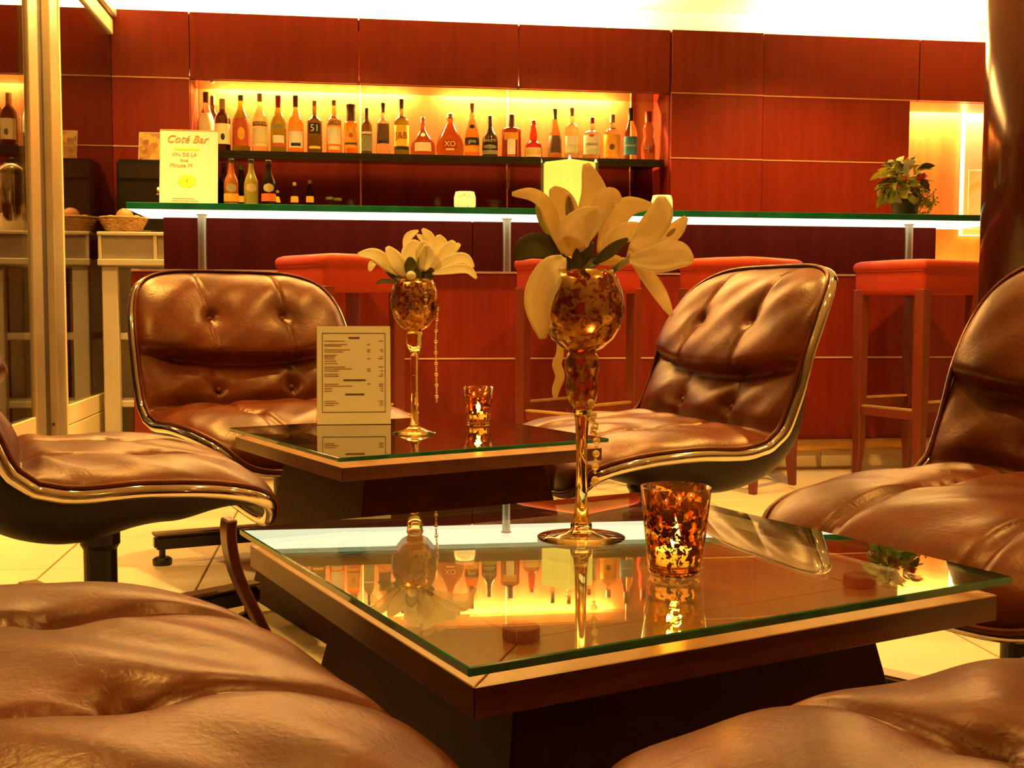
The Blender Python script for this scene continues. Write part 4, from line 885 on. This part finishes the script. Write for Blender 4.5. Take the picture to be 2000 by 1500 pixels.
# ================================================================== TABLES
def make_table(center, rot, side, zg, label, curved=False):
    t = empty('coffee_table', (center[0], center[1], 0), rot, label, 'table', 'low glass topped coffee tables')
    s = side / 2; gm = MB().box(-s, s, -s, s, zg - .008, zg).mesh('glass_top', bevel=.0012, seg=1)
    for k in ('table_glass', 'green_edge'): gm.materials.append(M[k])
    for p in gm.polygons: p.material_index = 0 if abs(p.normal.z) > .9 else 1
    link('glass_top', gm, t)
    zw = zg - .020; w_ = s - .010; tk = .026
    # mitred top boards
    fw = .095
    for k in range(4):
        R = Matrix.Rotation(k * pi / 2, 3, 'Z'); g = .0006
        quad = [(-w_ + g, -w_), (w_ - g, -w_), (w_ - fw - g, -w_ + fw - g), (-w_ + fw + g, -w_ + fw - g)]
        v = [R @ Vector((x, y, zw - tk)) for x, y in quad] + [R @ Vector((x, y, zw)) for x, y in quad]
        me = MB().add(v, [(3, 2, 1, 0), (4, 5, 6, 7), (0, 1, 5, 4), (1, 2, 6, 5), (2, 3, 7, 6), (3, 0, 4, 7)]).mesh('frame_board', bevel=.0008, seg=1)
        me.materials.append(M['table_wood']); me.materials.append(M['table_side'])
        for p in me.polygons: p.material_index = 0 if p.normal.z > .5 else 1  # top faces coloured paler for the ceiling's reflected light, sides kept dark
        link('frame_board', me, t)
    q = w_ - fw - .001
    MB().box(-q, q, -q, q, zw - tk + .002, zw - .0003).obj('centre_board', 'table_wood', t, bevel=.0006, seg=1)
    zt = zw - tk; a0, a1 = s - .098, s - .03
    v = [(-a1, -a1, 0), (a1, -a1, 0), (a1, a1, 0), (-a1, a1, 0), (-a0, -a0, zt), (a0, -a0, zt), (a0, a0, zt), (-a0, a0, zt)]
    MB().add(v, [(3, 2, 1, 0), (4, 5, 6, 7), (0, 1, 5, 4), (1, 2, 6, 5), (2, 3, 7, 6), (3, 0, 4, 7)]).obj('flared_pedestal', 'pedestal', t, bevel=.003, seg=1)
    for a in (-1, 1):
        for b in (-1, 1):
            MB().lathe([(.0155, zw), (.0165, zw + .001), (.0165, zg - .0092), (.0155, zg - .0082)], 24, (a * (s - .105), b * (s - .105), 0)).obj('spacer_disc', 'puck', t)
    return t
ZTAB = .38
def bent_support(t):
    bpy.context.view_layer.update(); inv = t.matrix_world.inverted()
    C3 = catmull([inv @ on_d(x, y, 1.47) for x, y in ((452, 1016), (450, 1040), (454, 1080), (466, 1125), (486, 1170), (512, 1222), (540, 1290), (560, 1400), (566, 1580))], 5)
    C3[-1].z = max(C3[-1].z, .001); v = []; f = []
    for c in C3: v += [(c.x - .006, c.y - .006, max(c.z, .001)), (c.x + .008, c.y - .002, max(c.z, .001)), (c.x + .008, c.y + .03, max(c.z, .001)), (c.x - .006, c.y + .03, max(c.z, .001))]
    n = len(C3)
    for i in range(n - 1):
        for k in range(4): a = i * 4 + k; b = i * 4 + (k + 1) % 4; f.append((a, b, b + 4, a + 4))
    f += [(3, 2, 1, 0), tuple((n - 1) * 4 + k for k in range(4))]
    MB().add(v, f).obj('bent_support', 'table_side', t, bevel=.002, seg=1)
def mid4(F, L_, R_): return ((L_[0] + R_[0]) / 2, (L_[1] + R_[1]) / 2)
Fp, Lp, Rp, Bp = (.0956, .8485), (-.1318, 1.4292), (.6662, 1.06), (.4415, 1.6346)
c1 = (sum(p[0] for p in (Fp, Lp, Rp, Bp)) / 4, sum(p[1] for p in (Fp, Lp, Rp, Bp)) / 4)
T1A = atan2(Rp[1] - Fp[1] + Bp[1] - Lp[1], Rp[0] - Fp[0] + Bp[0] - Lp[0])
near_table = make_table(c1, T1A + .014, .617, ZTAB, 'near low mahogany table with thick glass top and lily vase')
bent_support(near_table)
F2, L2, R2 = (-.0113, 2.0804), (-.2671, 2.6142), (.5451, 2.3265)
c2 = ((L2[0] + R2[0]) / 2, (L2[1] + R2[1]) / 2)
make_table(c2, radians(24.0), .603, ZTAB, 'far low mahogany table with glass top and menu stand')

# ---------------------------------------------------------------- things on the tables
def cup(px, ybase, hw_top, hw_bot, H, label, seed):
    p = on_z(px, ybase, ZTAB); d = (p - CAM).dot(FWD); R1 = hw_top * d / F_PX; R0 = hw_bot * d / F_PX
    t = empty('candle_cup', (p.x, p.y, ZTAB + .0004), seed, label, 'candle', 'gold mercury glass candle cups on the tables')
    MB().lathe([(.0001, 0), (R0 * .92, 0), (R0, .003), (R1, H), (R1 - .0022, H), (R0 - .003, .010), (.0001, .009)], 48, close=False).obj('glass_cup', 'mercury_cup', t, smooth=True)
    MB().lathe([(R0 * .93, .0012), (R0 * 1.005, .003), (R0 * 1.02, .009), (R0 * .9, .0085)], 40, close=False).obj('thick_base', 'amber_glass', t, smooth=True)
    MB().lathe([(.0001, .0095), (R0 * .72, .0095), (R0 * .74, .024), (R0 * .66, .0245), (.0001, .0235)], 28, close=False).obj('wax', 'wax', t, smooth=False)
    MB().lathe([(.0001, .024), (.0045, .030), (.0052, .037), (.0025, .050), (.0001, .057)], 14, close=False).obj('flame', 'flame', t, smooth=True)
    l = bpy.data.lights.new('candle_glow', 'POINT'); l.energy = .7; l.color = (1, .55, .15); l.shadow_soft_size = .008
    o = bpy.data.objects.new('candle_glow', l); COL.objects.link(o); o.location = (p.x, p.y, ZTAB + .048)
    return t
cup(1318, 1119, 69, 52, .0885, 'larger gold speckled candle cup on the near table', .3)
cup(934, 826, 30, 23, .0845, 'smaller gold speckled candle cup on the far table', 1.3)
def vase(px, ybase, ws, label, dz=0.0):
    # ws: list of (half width px, y px) from base to rim, measured at the vase's own depth
    p = on_z(px, ybase, ZTAB); d = (p - CAM).dot(FWD)
    t = empty('stem_vase', (p.x, p.y, ZTAB + .0004), 0, label, 'vase', 'tall gold glass stem vases on the tables')
    zz = lambda y: (ybase - y) * d / F_PX * 1.0
    k = d / F_PX
    return t, p, d, zz, k
# near vase
t, p, d, zz, k = vase(1135, 1052, None, 'tall gold mercury goblet vase on the near table')
foot = [(.0001, 0), (85 * k, .0005), (86 * k, .002), (60 * k, .0045), (32 * k, .007), (20 * k, .010), (17 * k, .0125)]
stem = foot + [(r * k, zz(y)) for r, y in ((21, 1032), (21, 1024), (15, 1012), (12, 985), (10.5, 920), (11, 860), (14, 815), (18, 800))] + [(.0001, zz(798))]
MB().lathe(stem, 40, close=False).obj('stem_and_foot', 'amber_glass', t, smooth=True)
kn = [(.0001, zz(799)), (18 * k, zz(799)), (27 * k, zz(782)), (32 * k, zz(762)), (31 * k, zz(748)), (28 * k, zz(737)), (33 * k, zz(722)), (34 * k, zz(708)), (30 * k, zz(694)), (26 * k, zz(688)), (.0001, zz(687))]
MB().lathe(kn, 36, close=False).obj('knopped_neck', 'mercury_bowl', t, smooth=True)
bowl_o = [(26, 687), (40, 680), (60, 662), (74, 640), (81, 615), (81, 595), (76, 570), (68, 548), (60, 530)]
bw = [(.0001, zz(685))] + [(r * k, zz(y)) for r, y in bowl_o] + [((r - 2.5) * k, zz(y - (0 if y > 600 else 0))) for r, y in bowl_o[::-1]] + [(.0001, zz(683))]
MB().lathe(bw, 56, close=False).obj('bowl', 'mercury_bowl', t, smooth=True)
V1, D1 = p, d
# far vase
t, p, d, zz, k = vase(810, 847, None, 'tall gold goblet vase with pearl on the far table')
foot = [(.0001, 0), (43 * k, .0005), (43.5 * k, .002), (30 * k, .0065), (16 * k, .012), (10 * k, .016)]
stem = foot + [(r * k, zz(y)) for r, y in ((10, 834), (10, 830), (7.5, 824), (7.2, 760), (7.5, 700), (9, 690))] + [(.0001, zz(688))]
MB().lathe(stem, 32, close=False).obj('stem_and_foot', 'amber_glass', t, smooth=True)
kn = [(.0001, zz(689)), (9 * k, zz(689)), (14 * k, zz(679)), (16 * k, zz(668)), (15 * k, zz(662)), (17 * k, zz(654)), (14 * k, zz(648)), (.0001, zz(647))]
MB().lathe(kn, 30, close=False).obj('knopped_neck', 'amber_glass', t, smooth=True)
bowl_o = [(13, 647), (26, 640), (38, 625), (45, 605), (47, 588), (45, 570), (40, 556), (34, 546)]
bw = [(.0001, zz(646))] + [(r * k, zz(y)) for r, y in bowl_o] + [((r - 1.5) * k, zz(y)) for r, y in bowl_o[::-1]] + [(.0001, zz(645))]
MB().lathe(bw, 44, close=False).obj('bowl', 'mercury_bowl', t, smooth=True)
V2, D2 = p, d

# lilies ----------------------------------------------------------------------------------------------------
def petal(pts, width, mat, parent, d0, name='petal', cup=.25, nrm=None, wpow=.7, thick=.0012, tip=.0):
    """pts: (px, py, forward offset in m) along the centre line; width in px at the widest place"""
    C3 = catmull([on_d(x, y, d0 + o) for x, y, o in pts], 6); n = len(C3); k = d0 / F_PX; wv = width * k * .56
    M_ = 7; v = []; f = []; inv = parent.matrix_world.inverted() if parent else Matrix()
    nn = nrm if nrm else -FWD + Vector((0, 0, .25))
    for i, c in enumerate(C3):
        tg = (C3[min(i + 1, n - 1)] - C3[max(i - 1, 0)]).normalized(); x = tg.cross(nn)
        x = x.normalized() if x.length > 1e-6 else Vector((1, 0, 0)); up = x.cross(tg).normalized()
        s = i / (n - 1); w = wv * max(sin(pi * min(s * .93 + .035 + tip * s, 1)) ** wpow, .05)
        for j in range(M_):
            q = 2 * j / (M_ - 1) - 1
            v.append(c + x * (w * q) + up * (cup * w * (q * q - .4) + .10 * w * math.exp(-(q / .18) ** 2) + .03 * w * sin(7 * s + 3 * q)))
    for i in range(n - 1):
        for j in range(M_ - 1): a = i * M_ + j; f.append((a, a + 1, a + M_ + 1, a + M_))
    v = [inv @ p for p in v]
    o = MB().add(v, f).obj(name, mat, parent, smooth=True)
    md = o.modifiers.new('thickness', 'SOLIDIFY'); md.thickness = thick; md.offset = 0
    return o
def crop_a(pts): return [(980 + x * .28, 260 + y * .28, o) for x, y, o in pts]
def crop_b(pts): return [(700 + x * .2867, 430 + y * .2867, o) for x, y, o in pts]
def flower(label, loc, grp): 
    t = empty('lily', loc, 0, label, 'flower', grp); bpy.context.view_layer.update(); return t
G1 = 'white lilies in the near vase'
lil = flower('white lily leaning left in the near vase', on_d(1110, 500, D1), G1)
for pts, wd, cp in (
    ([(430, 840, 0), (365, 660, .0), (310, 520, -.01), (210, 435, -.03), (72, 425, -.035)], 105, .5),
    ([(445, 820, .01), (450, 660, .02), (415, 490, .025), (350, 380, .02)], 190, .30),
    ([(540, 800, .01), (610, 620, .03), (645, 430, .04), (588, 212, .045)], 185, .35),
    ([(480, 860, -.02), (500, 740, -.04), (560, 640, -.05), (690, 535, -.055)], 210, .45),
    ([(560, 780, .0), (670, 570, .01), (750, 450, .01), (832, 466, .01)], 140, .4),
    ([(430, 865, -.02), (345, 960, -.045), (255, 1170, -.05), (288, 1435, -.04)], 185, .35)):
    petal(crop_a(pts), wd * .28, 'petal', lil, D1, cup=cp)
petal(crop_a([(478, 620, -.015), (474, 540, -.02), (465, 432, -.02)]), 12, 'anther', lil, D1, 'pistil', cup=.8, thick=.003)
petal(crop_a([(380, 740, .03), (320, 640, .03), (245, 500, .03)]), 26, 'leaf_pale', lil, D1, 'outer_petal', cup=.4)
lil = flower('white lily opening to the right in the near vase', on_d(1228, 505, D1), G1)
for pts, wd, cp in (
    ([(885, 880, 0), (1010, 720, -.01), (1105, 570, -.01), (1115, 440, .0)], 170, .35),
    ([(895, 885, .02), (1080, 770, .03), (1200, 690, .03), (1288, 585, .03)], 120, .3),
    ([(890, 885, -.02), (1070, 880, -.03), (1230, 850, -.03), (1335, 885, -.02)], 190, .3),
    ([(905, 880, -.01), (1005, 985, -.02), (1100, 1120, -.02), (1188, 1275, -.01)], 95, .4),
    ([(680, 840, .02), (770, 640, .02), (870, 520, .03), (1050, 505, .03)], 150, .3),
    ([(690, 850, .0), (800, 730, .0), (910, 680, .01), (1010, 650, .02)], 130, .3),
    ([(670, 905, .03), (760, 885, .03), (850, 885, .03)], 70, .3)):
    petal(crop_a(pts), wd * .28, 'petal', lil, D1, cup=cp)
petal(crop_a([(1150, 720, -.0), (1210, 665, -.0)]), 7, 'anther', lil, D1, 'anther', thick=.003)
MB().tube([lil.matrix_world.inverted() @ on_d(980 + x * .28, 260 + y * .28, D1) for x, y in ((770, 960), (830, 920), (895, 872))], .004, 8).obj('stem', 'stem', lil, smooth=True)
fo = empty('foliage_sprig', on_d(1120, 535, D1), 0, 'dark green leaves under the lilies in the near vase', 'leaves'); bpy.context.view_layer.update()
for pts, wd in (([(450, 880, .01), (320, 800, .0), (190, 800, -.01), (88, 872, -.01)], 175), ([(500, 960, -.03), (560, 850, -.03), (630, 755, -.025)], 105),
                ([(640, 910, -.01), (760, 820, -.01), (880, 735, -.01)], 75), ([(560, 960, 0), (620, 900, .02), (690, 860, .03)], 90), ([(470, 960, .02), (440, 900, .02), (430, 850, .02)], 90)):
    petal(crop_a(pts), wd * .28, 'leaf', fo, D1, 'leaf', cup=.25)
rb = empty('curled_leaf', on_d(1090, 690, D1 + .03), 0, 'thin wavy cream tendril hanging behind the near vase', 'tendril'); bpy.context.view_layer.update()
petal([(1092, 655, .035), (1094, 690, .035), (1088, 712, .035), (1094, 735, .035), (1086, 760, .035), (1084, 778, .035)], 17, 'petal', rb, D1, 'blade', cup=.2, wpow=.5)
G2 = 'white lilies in the far vase'
fl1 = flower('white lily on the left side of the far vase', on_d(785, 535, D2), G2)
for pts, wd in (([(310, 385, 0), (210, 310, -.02), (110, 235, -.03), (-5, 232, -.03)], 85), ([(320, 385, -.02), (265, 290, -.03), (195, 180, -.03)], 100), ([(340, 300, .02), (335, 130, .03), (408, 70, .03)], 55),
                ([(350, 340, .0), (365, 230, .0), (395, 135, .0)], 130), ([(120, 290, -.03), (95, 300, -.035), (75, 350, -.035)], 45)):
    petal(crop_b(pts), wd * .2867, 'petal_far', fl1, D2)
fl2 = flower('white lily on the right side of the far vase', on_d(845, 530, D2), G2)
for pts, wd in (([(500, 350, 0), (505, 200, .02), (480, 115, .02), (436, 58, .02)], 70), ([(520, 320, .0), (560, 190, .01), (545, 100, .01)], 95), ([(500, 350, -.01), (600, 230, -.01), (650, 140, -.01)], 105),
                ([(505, 350, -.02), (620, 280, -.03), (720, 262, -.03), (785, 325, -.03)], 75), ([(505, 365, -.03), (620, 340, -.04), (740, 335, -.04), (806, 398, -.04)], 60), ([(500, 220, .02), (450, 140, .02), (400, 98, .02)], 45),
                ([(640, 240, .02), (670, 180, .02), (696, 165, .02)], 40)):
    petal(crop_b(pts), wd * .2867, 'petal_far', fl2, D2)
fb = flower('closed yellowish lily bud in the middle of the far vase', on_d(815, 515, D2), G2)
petal(crop_b([(440, 350, -.02), (450, 230, -.02), (440, 140, -.02)]), 30, 'petal_far', fb, D2, cup=.8)
petal(crop_b([(450, 345, -.03), (470, 250, -.03), (465, 165, -.03)]), 26, 'petal_far', fb, D2, cup=.8)
petal(crop_b([(395, 330, -.03), (410, 250, -.03)]), 4, 'stem', fb, D2, 'stem', thick=.003)
fo = empty('foliage_sprig', on_d(810, 540, D2), 0, 'dark green leaves under the lilies in the far vase', 'leaves'); bpy.context.view_layer.update()
for pts, wd in (([(310, 410, -.01), (250, 375, -.01), (185, 335, -.01)], 60), ([(335, 370, -.03), (355, 310, -.03), (350, 250, -.03)], 75), ([(440, 410, -.02), (475, 370, -.02), (510, 330, -.02)], 80), ([(290, 430, -.02), (180, 412, -.03), (118, 432, -.03)], 28), ([(400, 400, 0), (410, 340, 0), (400, 290, 0)], 90)):
    petal(crop_b(pts), wd * .2867, 'leaf', fo, D2, 'leaf')
pr = MB().ball((0, 0, 0), .0115 * D2 / 2.6, 20, 12).obj('pearl', 'pearl', None, smooth=True); pr.location = on_d(803, 539, D2 - .055); tag(pr, 'single large pearl resting at the rim of the far vase', 'pearl')
def chain(path, d0, label, big, small, nbig):
    """path: list of (px,py,offset) that a string of beads follows"""
    P = catmull([on_d(x, y, d0 + o) for x, y, o in path], 10); L_ = [0]
    for a, b in zip(P[:-1], P[1:]): L_.append(L_[-1] + (b - a).length)
    t = empty('bead_chain', P[0], 0, label, 'beads', 'bead strings on the vases')
    def at(s):
        s = min(max(s, 0), L_[-1] - 1e-6)
        for i in range(len(P) - 1):
            if L_[i + 1] >= s: return P[i].lerp(P[i + 1], (s - L_[i]) / max(L_[i + 1] - L_[i], 1e-9)) - P[0]
        return P[-1] - P[0]
    bm_ = MB().ball((0, 0, 0), big, 12, 8).mesh('bead', smooth=True); bm_.materials.append(M['bead'])
    sm_ = MB(); step = L_[-1] / nbig
    for i in range(nbig):
        link('bead', bm_, t, None, at((i + .5) * step)); s = (i + .5) * step + big
        while s + small < (i + 1.5) * step - big and s < L_[-1] - small:
            sm_.ball(at(s + small), small, 8, 5); s += small * 2.1
    tag(sm_.obj('small_beads', 'bead', t, smooth=True), kind='stuff')
chain([(1150, 775, -.03), (1158, 800, -.035), (1160, 830, -.035), (1165, 860, -.035), (1164, 890, -.035), (1162, 920, -.035), (1162, 950, -.035)], D1, 'bead string hanging beside the near vase stem', .0044, .0020, 7)
chain([(1155, 785, -.025), (1152, 815, -.03), (1163, 830, -.03), (1155, 850, -.03)], D1, 'short doubled bead loop on the near vase stem', .0036, .0019, 5)
chain([(818, 545, -.05), (826, 556, -.055), (832, 580, -.062), (831, 600, -.06), (834, 620, -.055)], D2, 'bead string draped over the front of the far vase bowl', .0042, .0022, 6)
chain([(842, 552, -.03), (850, 575, -.02), (855, 605, -.02), (852, 640, -.02), (851, 680, -.02), (852, 720, -.02), (853, 785, -.02)], D2, 'long bead string hanging right of the far vase', .0042, .0022, 11)
# menu stand on the far table
bl = on_z(619, 829, ZTAB + .0015); br = on_z(763, 827, ZTAB + .0015); br.y = bl.y - .004
tl = on_y(617, 637, bl.y + .035)
mn, w, h = panel_thing('menu_stand', 'upright printed drinks menu in clear holder on the far table', 'menu', bl, br, tl, .0015, 'paper', 'acrylic')
fr_ = .0012
bars(mn, [(w * .07, w * .93, h * .12, h * .12 + fr_), (w * .07, w * .93, h * .925, h * .925 + fr_), (w * .07, w * .07 + fr_, h * .12, h * .925), (w * .93 - fr_, w * .93, h * .12, h * .925)], 'ink', 'border')
bars(mn, [(w * .43, w * .58, h * .872, h * .888), (w * .36, w * .66, h * .44, h * .455), (w * .38, w * .64, h * .295, h * .31)], 'ink', 'heading')
rws = []; rnd = random.Random(5)
for yy in (.845, .81, .795, .755, .735, .70, .685, .665, .64, .615, .58, .56, .54, .505, .485, .405, .385, .36, .335, .23, .21, .19):
    rws.append((w * .10, w * (.10 + rnd.uniform(.10, .38)), h * yy, h * yy + .0016))
    if rnd.random() < .8: rws.append((w * (.90 - rnd.uniform(.03, .07)), w * .90, h * yy, h * yy + .0016))
    if rnd.random() < .4: rws.append((w * .68, w * .73, h * yy, h * yy + .0016))
bars(mn, rws, 'ink_pale')
MB().box(-.002, w + .002, .0, .002, -.07, -.002).obj('stand_foot', 'acrylic', mn).rotation_euler = (mn['_lean'], 0, 0)
for o_ in (sg, cd_, mn): del o_['_lean']
